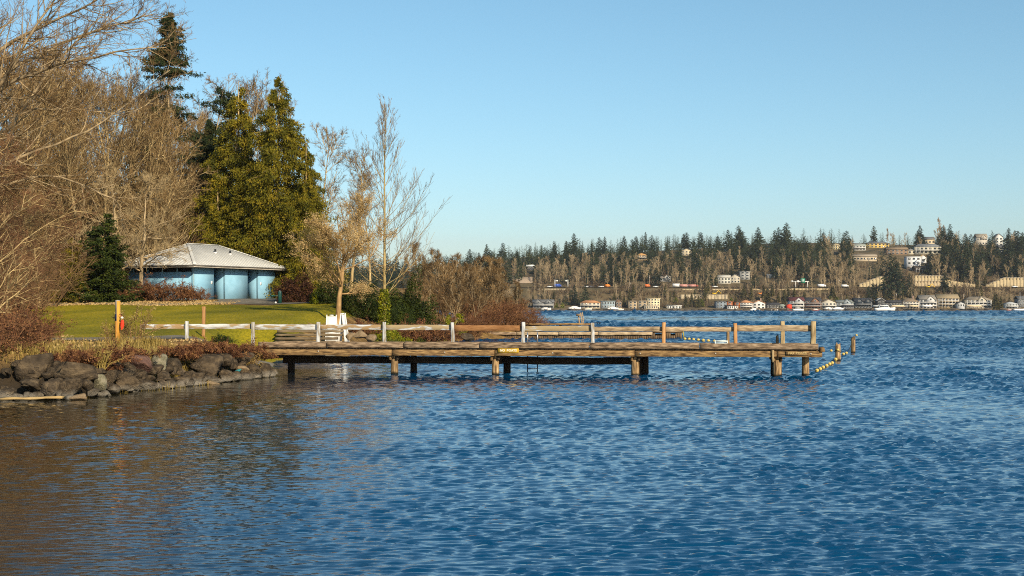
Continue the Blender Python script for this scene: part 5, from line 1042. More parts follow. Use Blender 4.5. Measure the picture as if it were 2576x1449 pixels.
BLOCK = []      # (px0, px1, pytop, pybase, Y): what trees must not hide
WMESH = {}
m_glass = mat('window_glass', (0.02, 0.03, 0.04), rough=0.1, spec=0.6); m_wtrim = flat((0.56, 0.54, 0.5), 0.5)
def win(o, x, z, w, h, trim=True, y=0.0):
    k = (round(w, 1), round(h, 1)); 
    if k not in WMESH:
        w_, h_ = k; f = MB(); t = 0.14
        f.box((0, -0.06, h_ / 2 - t / 2), (w_, 0.12, t)); f.box((0, -0.06, -h_ / 2 + t / 2), (w_, 0.12, t)); f.box((-w_ / 2 + t / 2, -0.06, 0), (t, 0.12, h_ - 2 * t)); f.box((w_ / 2 - t / 2, -0.06, 0), (t, 0.12, h_ - 2 * t))
        WMESH[k] = (f.mesh('window', m_wtrim), MB().box((0, -0.03, 0), (w_ - 2 * t, 0.06, h_ - 2 * t)).mesh('pane', m_glass))
    a, b = WMESH[k]; q = link('window', a, o); q.location = (x, y, z); link('pane', b, q)
def roof_mesh(kind, w, d, z, h, ov=0.6):
    x0, x1, y0, y1 = -w / 2 - ov, w / 2 + ov, -ov, d + ov; t = 0.28; b = MB()
    if kind == 'gable':      # gable end towards the lake
        b.prism([(x0, z), (0, z + h), (x1, z), (x1, z + t), (0, z + h + t), (x0, z + t)], y0, y1)
    elif kind == 'side':
        m = (y0 + y1) / 2; v = [(x, y, zz) for x in (x0, x1) for y, zz in ((y0, z), (m, z + h), (y1, z), (y1, z + t), (m, z + h + t), (y0, z + t))]
        b.add(v, [tuple(range(6))], [tuple(range(6, 12))[::-1]], [(k, k + 6, (k + 1) % 6 + 6, (k + 1) % 6) for k in range(6)])
    elif kind == 'hip':
        r = min(w, d) / 2 + ov; A, B = ((x0 + r, (y0 + y1) / 2, z + h), (x1 - r, (y0 + y1) / 2, z + h)) if w >= d else ((0, y0 + r, z + h), (0, y1 - r, z + h))
        v = [(x0, y0, z), (x1, y0, z), (x1, y1, z), (x0, y1, z), A, B]
        b.add(v, [(0, 1, 5, 4), (2, 3, 4, 5)] if w >= d else [(1, 2, 5, 4), (3, 0, 4, 5)], [(1, 2, 5), (3, 0, 4)] if w >= d else [(0, 1, 4), (2, 3, 5)], [(3, 2, 1, 0)])
    else:
        b.box((0, d / 2, z + 0.18), (w + 2 * ov, d + 2 * ov, 0.36))
    return b
def house(label, px0, px1, yt, yb, kind, wall, roofc, fl=2, nw=4, dep=10, hill=False, gables=0, deck=False, chim=False, cat='house', rz=0.0, win2=True, posts=False, Y=None, name='house', rf=None):
    if hill: b = hpt((px0 + px1) / 2, yb)
    else: Yq = Y or 1176.0; b = np.array((wx((px0 + px1) / 2, Yq), Yq, max(1.0, wz(yb, Yq))))
    Yq = b[1]; w = (px1 - px0) * Yq / FV; tot = wz(yt, Yq) - b[2]; tot = max(tot, 3.2); BLOCK.append((px0, px1, yt, yb, Yq))
    rh = rf if rf is not None else {'gable': 0.34 * tot, 'side': 0.3 * tot, 'hip': 0.3 * tot, 'flat': 0.36}[kind]; rh = min(rh, w * 0.5); hw = tot - rh
    wall = tuple(c * 0.8 for c in wall); o = thing(name, label, cat, b, rz); mw = flat(wall, 0.8); mr = flat(roofc, 0.85)
    bod = MB()
    if kind == 'gable': bod.prism([(-w / 2, -3), (w / 2, -3), (w / 2, hw), (0, tot - 0.05), (-w / 2, hw)], 0, dep)
    else: bod.box((0, dep / 2, hw / 2 - 1.5), (w, dep, hw + 3))
    bod.build('wall', mw, o); r_ = roof_mesh(kind, w, dep, hw, rh).build('roof', mr, o)
    for g_ in range(gables):
        gx_ = (g_ + 0.5) / gables * w - w / 2 + (0.12 * w if gables == 1 else 0); gw = min(w / (gables + 0.6), 6.5)
        MB().prism([(gx_ - gw / 2, hw - 2.2), (gx_ + gw / 2, hw - 2.2), (gx_ + gw / 2, hw), (gx_, hw + gw * 0.42), (gx_ - gw / 2, hw)], -0.8, dep * 0.45).build('gable_wall', mw, o)
        MB().prism([(gx_ - gw / 2 - 0.5, hw - 0.3), (gx_, hw + gw * 0.42), (gx_ + gw / 2 + 0.5, hw - 0.3), (gx_ + gw / 2 + 0.5, hw), (gx_, hw + gw * 0.42 + 0.35), (gx_ - gw / 2 - 0.5, hw)], -1.3, dep * 0.5).build('gable_roof', mr, o)
        win(o, gx_, hw + 0.2, 1.6, 1.4, y=-0.8)
    fh = hw / fl
    for f in range(fl):
        for c in range(nw):
            cw = w / nw; ww = max(0.8, min(2.6, cw * (0.72 if deck and f % 2 == 0 else 0.55))); hh_ = min(1.9, fh * 0.6)
            win(o, -w / 2 + (c + 0.5) * cw, f * fh + fh * 0.55, ww, hh_)
        if deck and f > 0:
            s_ = MB(); s_.box((0, -1.0, f * fh + 0.05), (w * 0.96, 2.0, 0.22)); s_.build('balcony_floor', m_wtrim if sum(wall) > 0.9 else mw, o)
            k = MB(); k.box((0, -1.95, f * fh + 1.0), (w * 0.96, 0.07, 0.09)); k.box((0, -1.95, f * fh + 0.55), (w * 0.96, 0.04, 0.5)); k.build('balcony_rail', m_wtrim if sum(wall) > 0.5 else flat((0.3, 0.3, 0.3)), o)
    if posts:
        for c in range(nw + 1): MB().box((-w * 0.47 + c * w * 0.94 / nw, -1.9, hw * 0.5), (0.3, 0.3, hw - 0.02)).build('column', m_wtrim, o)
    if chim: MB().box((w * 0.22, dep * 0.5, hw + rh * 0.6 + 0.9), (1.0, 1.0, rh + 1.8)).build('chimney', flat((0.3, 0.2, 0.15)), r_)
    return o, w, hw, b
CREAM, WHITE, GREY, TAN, BROWN, BLUEG, DARK, NAVY = (0.62, 0.53, 0.38), (0.72, 0.71, 0.68), (0.2, 0.21, 0.22), (0.45, 0.34, 0.21), (0.2, 0.13, 0.085), (0.32, 0.4, 0.45), (0.06, 0.06, 0.06), (0.04, 0.055, 0.075)
R_GREY, R_BROWN, R_TERRA, R_DARK = (0.13, 0.13, 0.13), (0.2, 0.15, 0.1), (0.42, 0.2, 0.09), (0.04, 0.04, 0.045)
H_ = house
H_('grey gabled lake house with white trim at the left end of the far shore', 1341, 1393, 754, 777, 'side', GREY, R_GREY, 2, 6, gables=2, deck=True)
H_('cream house with orange-brown hipped roof on the far shore', 1460, 1510, 755, 776, 'hip', CREAM, R_TERRA, 2, 5, deck=True)
H_('pale blue flat-roofed modern house on the far shore', 1513, 1547, 757, 776, 'flat', BLUEG, (0.4, 0.48, 0.5), 2, 5)
H_('narrow brown gabled house between trees on the far shore', 1549, 1564, 752, 776, 'gable', BROWN, R_BROWN, 2, 2)
H_('left tan flat-roofed townhouse with big dark windows on the far shore', 1581, 1603, 756.5, 779, 'flat', TAN, (0.3, 0.24, 0.17), 3, 2, dep=14)
H_('right tan flat-roofed townhouse beside the tall cream block', 1604.5, 1628, 756, 779, 'flat', (0.4, 0.31, 0.2), (0.3, 0.24, 0.17), 3, 2, dep=14)
H_('tall cream apartment block, highest building on the far waterline', 1629.5, 1660, 750, 779, 'flat', (0.78, 0.66, 0.42), (0.7, 0.6, 0.4), 4, 4, dep=14, cat='building', name='apartment_block')
H_('low cream annexe in front of the tall cream block', 1621, 1655, 772, 780, 'flat', CREAM, CREAM, 1, 6, Y=1170, dep=5)
H_('small low white house right of the tall cream block', 1691, 1714, 768, 778, 'flat', WHITE, WHITE, 1, 3)
H_('tiny white shed left of the small low white house', 1678, 1690, 770, 777, 'flat', WHITE, R_GREY, 1, 2)
H_('blue-grey three-storey apartment house on the far shore', 1801.5, 1828, 757, 779, 'flat', (0.22, 0.27, 0.32), R_GREY, 3, 3, cat='building', name='apartment_block')
H_('orange-brick block attached to the blue-grey apartment house', 1828.5, 1843, 757.5, 779, 'flat', (0.42, 0.12, 0.03), (0.3, 0.1, 0.04), 3, 1, dep=12, cat='building', name='apartment_block')
H_('low white-fronted boathouse before the orange-brick block', 1830, 1856, 771, 780, 'flat', WHITE, R_DARK, 1, 5, Y=1170, dep=5)
H_('narrow orange house left of the white villa', 1849, 1861, 759, 779, 'flat', (0.45, 0.13, 0.03), R_DARK, 2, 1)
H_('left wing of the white villa with terracotta roof', 1862.5, 1893, 754, 780, 'hip', (0.78, 0.75, 0.7), R_TERRA, 3, 4, deck=True)
H_('right wing of the white villa with white gable', 1894, 1925, 756, 780, 'gable', (0.78, 0.75, 0.7), R_TERRA, 2, 3, chim=True)
H_('dark grey low house with wide roof right of the white villa', 1928, 1961, 762, 779, 'side', DARK, R_DARK, 2, 4)
H_('small grey-green shed beside the dark grey low house', 1962, 1973, 766, 778, 'side', (0.25, 0.29, 0.25), (0.25, 0.29, 0.25), 1, 1)
H_('white and dark red modern house with large windows on the far shore', 1987, 2023, 748, 778, 'side', (0.55, 0.56, 0.58), (0.1, 0.03, 0.03), 3, 4, deck=True, gables=1)
H_('brick house with white bay windows and balconies on the far shore', 2025, 2066, 749, 779, 'side', (0.27, 0.14, 0.085), R_DARK, 3, 5, deck=True, gables=1)
H_('cream gabled house right of the brick house', 2067, 2104, 753, 779, 'gable', (0.6, 0.55, 0.45), R_BROWN, 2, 4, deck=True)
H_('blue-grey gabled house with grey roof on the far shore', 2106, 2147, 755, 776, 'side', (0.36, 0.42, 0.46), (0.18, 0.2, 0.19), 2, 4, gables=1, deck=True)
H_('little dark boathouse with white doors in front of the blue-grey house', 2121, 2148, 769.5, 780.5, 'side', (0.08, 0.09, 0.1), R_DARK, 1, 5, Y=1169, dep=5)
H_('navy house with white-framed dormers on the far shore', 2150, 2194, 750, 776, 'side', NAVY, R_DARK, 2, 6, gables=2, deck=True)
H_('small dark house with white-edged steep gable', 2207.5, 2226, 750, 771, 'gable', DARK, (0.45, 0.44, 0.42), 2, 2)
H_('long dark low-roofed house behind the white cruiser', 2228, 2269, 756, 773, 'side', DARK, R_DARK, 1, 5)
H_('cream three-level house with columns and brown roof', 2271, 2312, 750, 778, 'hip', (0.6, 0.5, 0.36), R_BROWN, 3, 5, deck=True, posts=True, chim=True)
H_('white house with a big white gable on the far shore', 2314, 2357, 743, 778, 'side', (0.74, 0.73, 0.71), (0.22, 0.2, 0.17), 3, 5, deck=True, gables=1)
H_('tan house with broad brown roof right of the white gabled house', 2358.5, 2412, 741, 774, 'side', (0.5, 0.38, 0.22), (0.28, 0.22, 0.13), 3, 6, deck=True, posts=True)
H_('small white-gabled cabin between two large houses', 2409, 2427, 759, 773, 'gable', (0.55, 0.56, 0.57), R_DARK, 1, 3, Y=1170)
H_('wide cream multi-level house with hipped roofs near the right end', 2430, 2494, 746, 775, 'hip', (0.62, 0.57, 0.45), (0.24, 0.2, 0.15), 3, 6, deck=True, posts=True, gables=1)
H_('small pale blue house at the right end of the far shore', 2531, 2561, 759, 779, 'hip', (0.5, 0.55, 0.58), (0.4, 0.42, 0.43), 2, 4, deck=True)
H_('grey house cut by the right edge of the picture', 2562, 2592, 745, 770, 'side', (0.25, 0.26, 0.27), R_GREY, 2, 3, Y=1186)
# hillside houses
h = dict(hill=True)
H_('tan house with orange roof high on the wooded slope', 1603, 1626, 636, 655, 'hip', (0.6, 0.42, 0.2), (0.5, 0.28, 0.1), 2, 4, deck=True, **h)
H_('cream steep-gabled house among conifers near the ridge', 1715, 1740, 625, 643, 'gable', (0.66, 0.56, 0.38), R_GREY, 2, 3, **h)
H_('small white-walled house low on the slope above the highway', 1662, 1687, 695, 708, 'side', (0.62, 0.6, 0.56), (0.35, 0.3, 0.25), 1, 4, gables=1, **h)
H_('left ivory house of the group above the highway', 1806, 1838, 692, 714, 'side', (0.6, 0.58, 0.5), (0.45, 0.43, 0.38), 2, 4, **h)
H_('middle pale house of the group above the highway', 1838, 1862, 690, 713, 'gable', (0.55, 0.5, 0.4), R_GREY, 2, 3, **h)
H_('tall grey stucco block above the highway', 1862, 1886, 682, 704, 'flat', (0.42, 0.42, 0.4), (0.4, 0.4, 0.38), 3, 2, **h)
H_('small white cottage on the slope left of the sign gantry', 1932, 1949, 691, 700, 'side', (0.75, 0.72, 0.66), WHITE, 1, 3, **h)
H_('pale yellow house just under the ridge trees', 2096, 2113, 612, 628, 'hip', (0.66, 0.55, 0.3), (0.4, 0.33, 0.2), 2, 3, **h)
H_('white and grey house on the upper slope left of the yellow house', 2145, 2178, 614, 630, 'side', (0.66, 0.66, 0.64), (0.3, 0.32, 0.28), 2, 4, deck=True, **h)
H_('wide yellow house with grey roof near the ridge', 2180, 2237, 607, 624, 'hip', (0.66, 0.46, 0.13), (0.13, 0.14, 0.15), 2, 6, **h)
H_('long tan house with white terrace on the upper slope', 2146, 2206, 640, 657, 'side', (0.55, 0.45, 0.31), (0.33, 0.27, 0.2), 1, 7, deck=True, **h)
H_('brown house with many windows left of the big cream house', 2231, 2284, 622, 641, 'side', (0.27, 0.17, 0.1), (0.22, 0.16, 0.1), 2, 5, **h)
H_('big cream house with grey hipped roof on the upper right slope', 2302, 2368, 613, 640, 'hip', (0.66, 0.61, 0.47), (0.17, 0.18, 0.19), 2, 6, deck=True, posts=True, **h)
H_('low cream annexe left of the big cream house', 2284, 2304, 625, 640, 'hip', (0.62, 0.55, 0.4), (0.2, 0.2, 0.2), 1, 2, **h)
H_('white cubic modern house with tall dark window on the right slope', 2282, 2316, 645, 679, 'flat', (0.78, 0.78, 0.78), (0.6, 0.6, 0.6), 3, 3, **h)
H_('white wing of the cubic modern house', 2315, 2331, 641, 662, 'gable', (0.74, 0.74, 0.74), (0.4, 0.26, 0.1), 1, 1, **h)
H_('dark timber house on stilts below the white cubic house', 2302, 2342, 669, 686, 'side', (0.08, 0.045, 0.03), (0.1, 0.08, 0.06), 2, 5, deck=True, posts=True, **h)
H_('grey-roofed house among trees below the right skyline', 2457, 2484, 588, 607, 'side', (0.55, 0.5, 0.42), (0.3, 0.26, 0.2), 2, 4, gables=1, **h)
H_('tall white house near the right end of the ridge', 2504, 2523, 588, 613, 'gable', (0.7, 0.69, 0.66), R_GREY, 3, 2, **h)
H_('narrow cream house below the tall white house', 2514, 2527, 617, 636, 'side', (0.6, 0.55, 0.42), R_GREY, 2, 2, **h)
H_('house with grey roof and tan wall on the skyline', 2327, 2352, 596, 606, 'side', (0.62, 0.5, 0.33), R_GREY, 1, 3, **h)
H_('wide low hall with a large brown roof left above the highway', 1285, 1338, 697, 713, 'side', (0.35, 0.25, 0.17), (0.29, 0.225, 0.165), 1, 6, rf=5.5, **h)
H_('small dark house with white roof left on the slope', 1325, 1343, 666, 680, 'side', (0.05, 0.05, 0.06), (0.66, 0.66, 0.64), 1, 3, **h)

# retaining walls with cap rails and soldier posts
def rwall(px0, px1, yt, yb, lab, col=(0.34, 0.27, 0.17), Y=None, stepped=0, cap=True):
    n = max(2, int((px1 - px0) / 8)); b = hpt((px0 + px1) / 2, yb); Yq = Y or b[1]; zb = wz(yb, Yq) - 1.5
    o = thing('retaining_wall', lab, 'wall', (wx((px0 + px1) / 2, Yq), Yq, zb)); m_ = mat('wall_%d' % int(col[0] * 100), col, tuple(c * 1.25 for c in col), scale=0.15, stretch=(1, 1, 4), rough=0.95); BLOCK.append((px0 + 4, px1 - 4, yt + 2, yb - (yb - yt) * 0.5, Yq)) if cap else None
    x0 = (wx(px0, Yq) + wx(px1, Yq)) / 2
    for k in range(n):
        a, c = px0 + (px1 - px0) * k / n, px0 + (px1 - px0) * (k + 1) / n; t = yt + (yb - yt) * 0.75 * (max(0, stepped - (k + 0.5) / n) / stepped if stepped > 0 else (max(0, (k + 0.5) / n - 1 - stepped) / -stepped if stepped < 0 else 0))
        zt = wz(t, Yq) - zb; w = (c - a) * Yq / FV; xc = wx((a + c) / 2, Yq) - x0
        MB().box((xc, 0, zt / 2 - 2), (w - 0.06, 1.2, zt + 4)).build('wall_panel', m_, o)
        if cap:
            MB().box((xc, -0.25, zt + 0.2), (w, 1.6, 0.4)).build('wall_cap', flat((0.42, 0.36, 0.27)), o); MB().box((xc - w / 2, -0.75, zt - 0.9), (0.4, 0.3, 1.8)).build('soldier_post', flat((0.12, 0.1, 0.07)), o)
rwall(1716, 1832, 727.5, 741, 'long tan retaining wall under the highway in the middle of the far shore', (0.37, 0.29, 0.17), Y=1229, cap=False)
rwall(1712, 1830, 741, 757, 'lower pale wall below the long tan retaining wall', (0.33, 0.27, 0.18), Y=1214, cap=False)
rwall(1835, 1990, 727, 738, 'tan slope wall behind the cedars under the highway', (0.36, 0.28, 0.16), Y=1229, cap=False)
rwall(1990, 2085, 725.5, 746, 'tan retaining wall below the green road sign', (0.34, 0.27, 0.16), Y=1229, cap=False)
rwall(1350, 1440, 726, 742, 'greyish retaining wall under the left gantry', (0.24, 0.2, 0.135), Y=1229, cap=False)
rwall(1630, 1712, 729, 746, 'pale retaining wall left of the long tan wall', (0.3, 0.26, 0.2), Y=1229, cap=False)
rwall(2161, 2228, 696, 722, 'stepped tan retaining wall left of the big conifers on the right slope', stepped=0.75)
rwall(2300, 2374, 694, 707, 'upper tier of the tan retaining wall on the right slope', Y=1275)
rwall(2300, 2372, 707, 724, 'lower tier of the tan retaining wall on the right slope', (0.32, 0.25, 0.155), Y=1266)
rwall(2480, 2590, 699, 724, 'stepped tan retaining wall at the right edge', stepped=0.4)
rwall(2374, 2470, 705, 723, 'bare tan slope wall falling to the right', (0.36, 0.28, 0.16), stepped=-0.9, cap=False)

# highway gantries and sign
def gantry(px0, px1, yt, yb, lab, sign_=False):
    Y = 1240; b = np.array((wx((px0 + px1) / 2, Y), Y, wz(yb, Y))); w = (px1 - px0) * Y / FV; hh_ = (yb - yt) * Y / FV; o = thing('sign_gantry', lab, 'gantry', b); m_ = flat((0.6, 0.58, 0.54), 0.5); BLOCK.append((px0, px1, yt - 5, yb, Y))
    for s_ in ((-0.24, 0.44) if sign_ else (-0.46, 0.46)): MB().box((s_ * w, 0, hh_ / 2), (0.6, 0.6, hh_)).build('leg', m_, o)
    if sign_:
        MB().box((0, -0.0, hh_ - 0.4), (w, 0.5, 0.8)).build('crossbeam', m_, o)
        s = MB().box((w * 0.17, -0.5, hh_ + 0.3), (3.7, 0.2, 3.9)).build('sign_panel', flat((0.01, 0.22, 0.13), 0.5), o)
        for k, (z, ww) in enumerate(((1.35, 1.8), (0.75, 2.6), (0.1, 2.2), (-0.55, 2.6))): MB().box((w * 0.17, -0.63, hh_ + 0.3 + z), (ww, 0.05, 0.28)).build('sign_lettering', flat((0.7, 0.72, 0.7)), s)
        MB().box((-w * 0.12, -0.5, hh_ - 0.3), (2.0, 0.2, 1.6)).build('sign_panel', flat((0.7, 0.7, 0.68)), o); MB().box((-w * 0.45, -0.5, hh_ - 0.2), (1.4, 0.2, 1.3)).build('sign_panel', flat((0.6, 0.6, 0.58)), o)
    else:
        for s_ in (-0.36, 0.36): MB().box((s_ * w, 0, hh_ - 0.5), (w * 0.24, 0.4, 0.35)).build('arm', m_, o); MB().box((s_ * w * 0.9, -0.3, hh_ - 1.1), (w * 0.16, 0.2, 0.9)).build('device_box', m_, o)
gantry(1990, 2034, 707, 726, 'grey highway gantry with a green road sign on the far shore', True)
gantry(1394.5, 1430, 703.5, 724, 'pair of grey toll arms over the highway at the left of the slope')

# vehicles on the highway: one body, copied
def car_mesh(Lc, Hc, kind):
    b = MB(); c = MB(); 
    if kind == 'car': b.prism([(-Lc / 2, .35), (Lc / 2, .35), (Lc / 2, .75), (Lc * .45, .95), (Lc * .25, 1.0), (-Lc * .42, 1.0), (-Lc / 2, .85)], 0, 1.8); c.prism([(Lc * .22, 1.0), (Lc * .08, Hc), (-Lc * .28, Hc), (-Lc * .42, 1.0)], .12, 1.68)
    elif kind == 'truck': b.prism([(-Lc / 2, .6), (Lc * .28, .6), (Lc * .28, Hc), (-Lc / 2, Hc)], 0, 2.4); c.prism([(Lc * .3, .6), (Lc / 2, .6), (Lc / 2, 1.6), (Lc * .44, Hc * .8), (Lc * .3, Hc * .8)], .05, 2.35)
    return b, c
m_tyre = mat('tyre', (0.015, 0.015, 0.015)); wh = MB().lathe([(0.38, -0.12), (0.38, 0.12)], 12); wh.v[0] = wh.v[0][:, [0, 2, 1]]; wh = wh.mesh('wheel', m_tyre)
def vehicle(px, lab, col, kind='car', Lc=4.6, Hc=1.5, Y=1242, flip=False, group=None, cat='car', col2=None):
    b, c = car_mesh(Lc, Hc, kind); x = wx(px, Y); o = thing('parked_car' if kind == 'car' else 'truck', lab, cat, (x, Y, float(hz(x, 1246)) + 0.37), math.pi if flip else 0, group); b.build('body', flat(col, 0.4, 0.5), o); c.build('cabin', m_glass if kind == 'car' else flat(col2 or col, 0.4), o)
    for fx in (-0.31, 0.33):
        for y in (0.1, 1.7): q = link('wheel', wh, o); q.location = (fx * Lc, y, 0.38)
    BLOCK.append((px - 9, px + 9, 715, 725, Y))
vehicle(1383, 'white car on the highway left of the blue truck', (0.75, 0.75, 0.75))
vehicle(1403, 'blue truck under the toll arms on the highway', (0.02, 0.07, 0.35), 'truck', 6.5, 3.0, cat='truck')
vehicle(1476, 'silver car on the highway leading two cars', (0.5, 0.5, 0.5)); vehicle(1487, 'dark car on the highway just behind a silver car', (0.04, 0.04, 0.05)); vehicle(1512, 'white car on the highway left of the orange barrier truck', (0.75, 0.75, 0.74), flip=True)
vehicle(1529, 'small orange works truck on the highway in front of conifers', (0.75, 0.22, 0.02), 'truck', 4.2, 2.6, cat='truck'); vehicle(1629, 'orange works truck on the highway left of a white car', (0.7, 0.16, 0.03), 'truck', 4.5, 2.6, cat='truck'); vehicle(1650, 'white car alone on the highway left of the trailers', (0.78, 0.78, 0.76))
vehicle(1704, 'white box truck at the left of the row of trailers', (0.72, 0.7, 0.68), 'truck', 8, 3.2, cat='truck'); vehicle(1722, 'first pale red trailer truck in the row on the highway', (0.5, 0.24, 0.2), 'truck', 9, 2.6, cat='truck', col2=(0.7, 0.68, 0.65)); vehicle(1744, 'second pale red trailer truck at the right of the row', (0.45, 0.2, 0.17), 'truck', 9, 2.5, cat='truck', col2=(0.4, 0.08, 0.05))
vehicle(1799, 'white car on the highway above the tan retaining wall', (0.78, 0.78, 0.78)); vehicle(2068, 'white box truck right of the green sign', (0.75, 0.74, 0.72), 'truck', 7, 2.8, cat='truck'); vehicle(2126, 'white van half hidden by trees right of the green sign', (0.74, 0.74, 0.72), 'truck', 6, 2.4, cat='van')
vehicle(2553, 'white car below the retaining wall at the right edge', (0.8, 0.8, 0.8), Lc=5)
def excavator(px, py, Y, lab, col=(0.65, 0.4, 0.02)):
    b = np.array((wx(px, Y), Y, wz(py, Y))); o = thing('excavator', lab, 'excavator', b); m_ = flat(col, 0.5)
    for y in (0, 2.0): MB().prism([(-2, 0), (2, 0), (2.3, 0.45), (2, 0.9), (-2, 0.9), (-2.3, 0.45)], y, y + 0.6).build('track', m_tyre, o)
    MB().box((-0.4, 1.3, 1.6), (3.6, 2.4, 1.2)).build('body', m_, o); MB().box((0.6, 0.8, 2.6), (1.3, 1.2, 1.3)).build('cab', m_glass, o)
    MB().beam((1.0, 1.3, 1.8), (3.6, 1.3, 4.2), 0.4, 0.5, 1, 0).build('boom', m_, o); MB().beam((3.6, 1.3, 4.2), (5.2, 1.3, 2.0), 0.3, 0.4, 1, 0).build('stick', m_, o); MB().prism([(4.8, 2.1), (5.6, 2.0), (5.7, 1.1), (5.0, 1.0)], 0.9, 1.7).build('bucket', m_, o); BLOCK.append((px - 8, px + 14, py - 12, py, Y))
excavator(2336, 726, 1252, 'yellow excavator working below the right retaining walls'); excavator(1798, 743, 1222, 'yellow excavator on the ledge under the long tan wall'); excavator(1912, 743, 1222, 'orange excavator right of the long tan wall', (0.6, 0.2, 0.03))
# street and utility poles
def pole(px, yt, yb, lab, Y=None):
    b = hpt(px, yb); Yq = Y or b[1]; b = np.array((wx(px, Yq), Yq, wz(yb, Yq))); hh_ = (yb - yt) * Yq / FV; o = thing('utility_pole', lab, 'pole', b); m_ = flat((0.36, 0.28, 0.2))
    MB().lathe([(0.2, -2), (0.14, hh_)], 7).build('shaft', m_, o); MB().box((0, 0, hh_ - 0.8), (2.0, 0.12, 0.14)).build('crossarm', m_, o); MB().lathe([(0.25, 0), (0.25, 0.8)], 7, (0.35, 0, hh_ - 2.4)).build('transformer', flat((0.5, 0.5, 0.5)), o)
for px, yt, yb, lab, Y in [(2110, 700, 732, 'grey highway lamp pole', 1238), (1985, 745, 762, 'utility pole left of the white and dark red house', 1188), (2160, 742, 757, 'utility pole behind the navy house', 1190), (2254, 736, 756, 'utility pole left of the cream columned house', 1190), (2424, 739, 757, 'utility pole right of the tan house', 1190), (1633.5, 692, 726, 'slim lamp pole left of the small white-walled house', 1258), (1584, 708, 727, 'slim lamp pole on the highway left part', 1240)]: pole(px, yt, yb, lab, Y)

# ------------------------------------------------------------------ waterfront: bulkhead, docks, boats, canopies
bk = MB(); rngw = np.random.default_rng(201)
for x in np.arange(-420, 500, 6.0): bk.box((x, 1165.5 + rngw.normal(0, 0.4), 0.35), (6.1, 1.2, 1.5 + rngw.uniform(-0.3, 0.5)))
tag(bk.build('shore_bulkhead', mat('bulkhead_wood', (0.03, 0.025, 0.02), (0.1, 0.08, 0.055), scale=0.3)), 'low dark bulkhead along the far waterline', kind='structure')
m_fd = flat((0.16, 0.12, 0.085)); m_can = {k: flat(v, 0.6) for k, v in {'white': (0.72, 0.7, 0.66), 'tan': (0.6, 0.47, 0.3), 'grey': (0.36, 0.38, 0.38)}.items()}
def far_dock(px, L_, lab, posts_=5):
    b = np.array((wx(px, 1164), 1164 - L_ / 2, 0)); o = thing('private_dock', lab, 'dock', b); MB().box((0, 0, 0.9), (2.4, L_, 0.25)).build('deck', m_fd, o)
    for k in range(posts_):
        for s_ in (-1, 1): MB().lathe([(0.16, -1), (0.16, 1.9)], 6, (s_ * 1.3, -L_ / 2 + (k + 0.5) * L_ / posts_, 0)).build('piling', m_fd, o)
for px in (1372, 1440, 1530, 1590, 1618, 1690, 1770, 1850, 1905, 1945, 1975, 2035, 2075, 2135, 2185, 2252, 2300, 2345, 2395, 2445, 2480, 2520): far_dock(px, 11, 'short private dock on dark pilings along the far waterline'); COL.objects[-1]
for o_ in [q for q in COL.objects if q.get('category') == 'dock' and q.name.startswith('private_dock')]: o_['group'] = 'private docks of the far shore'
def hull(Lb, B, Hh_):
    xs_ = np.linspace(-1, 1, 9); V = []
    for t in xs_:
        wv = B / 2 * (1 - max(0, t) ** 2.2) ; sh = Hh_ * (1 + 0.25 * max(0, t) ** 2)
        V += [(t * Lb / 2, -wv, sh), (t * Lb / 2, -wv * 0.7, 0), (t * Lb / 2, wv * 0.7, 0), (t * Lb / 2, wv, sh)]
    q = [(4 * i + k, 4 * i + k + 1, 4 * i + k + 5, 4 * i + k + 4) for i in range(8) for k in range(3)] + [(4 * i + 3, 4 * i, 4 * i + 4, 4 * i + 7) for i in range(8)]
    return MB().add(V, q, [(0, 3, 2, 1)])
m_hull = flat((0.78, 0.77, 0.74), 0.35, 0.5)
def boat(px, lab, Lb=8, Y=1160, cabin=True, mast=0, col=None, cover=None, lift=0.0, group=None):
    o = thing('motor_boat' if not mast else 'sailing_boat', lab, 'boat', (wx(px, Y), Y, -0.15 + lift), 0, group); hull(Lb, Lb * 0.3, Lb * 0.13).build('hull', flat(col, 0.4) if col else m_hull, o)
    if cabin:
        MB().prism([(-Lb * .3, Lb * .12), (Lb * .22, Lb * .13), (Lb * .12, Lb * .27), (-Lb * .25, Lb * .27)], -Lb * .1, Lb * .1).build('cabin', m_hull, o)
        MB().prism([(-Lb * .26, Lb * .18), (Lb * .16, Lb * .18), (Lb * .125, Lb * .235), (-Lb * .25, Lb * .235)], -Lb * .103, Lb * .103).build('cabin_window', m_glass, o)
        MB().box((-Lb * .05, 0, Lb * .32), (Lb * .2, Lb * .16, 0.15)).build('flybridge_roof', m_hull, o); MB().box((-Lb * .05, 0, Lb * .29), (Lb * .16, Lb * .12, Lb * .05)).build('flybridge', m_glass, o)
    if cover:
        MB().prism([(-Lb * .45, Lb * .12), (Lb * .4, Lb * .14), (Lb * .1, Lb * .24), (-Lb * .2, Lb * .25)], -Lb * .12, Lb * .12).build('boat_cover', m_can[cover], o)
    if mast: MB().lathe([(0.12, Lb * .1), (0.08, mast)], 6).build('mast', flat((0.7, 0.69, 0.66)), o); MB().beam((0, 0, 2.2), (-Lb * .42, 0, 2.3), 0.2, 0.2, 1, 0).build('boom', flat((0.3, 0.35, 0.45)), o)
boat(2226, 'large white cabin cruiser moored at the far shore', 17, 1156); boat(2566, 'sailing boat with bare mast at the right end of the far shore', 11, 1158, False, 15); boat(1899, 'white motor boat in front of the white villa', 8, 1160, False, cover='white')
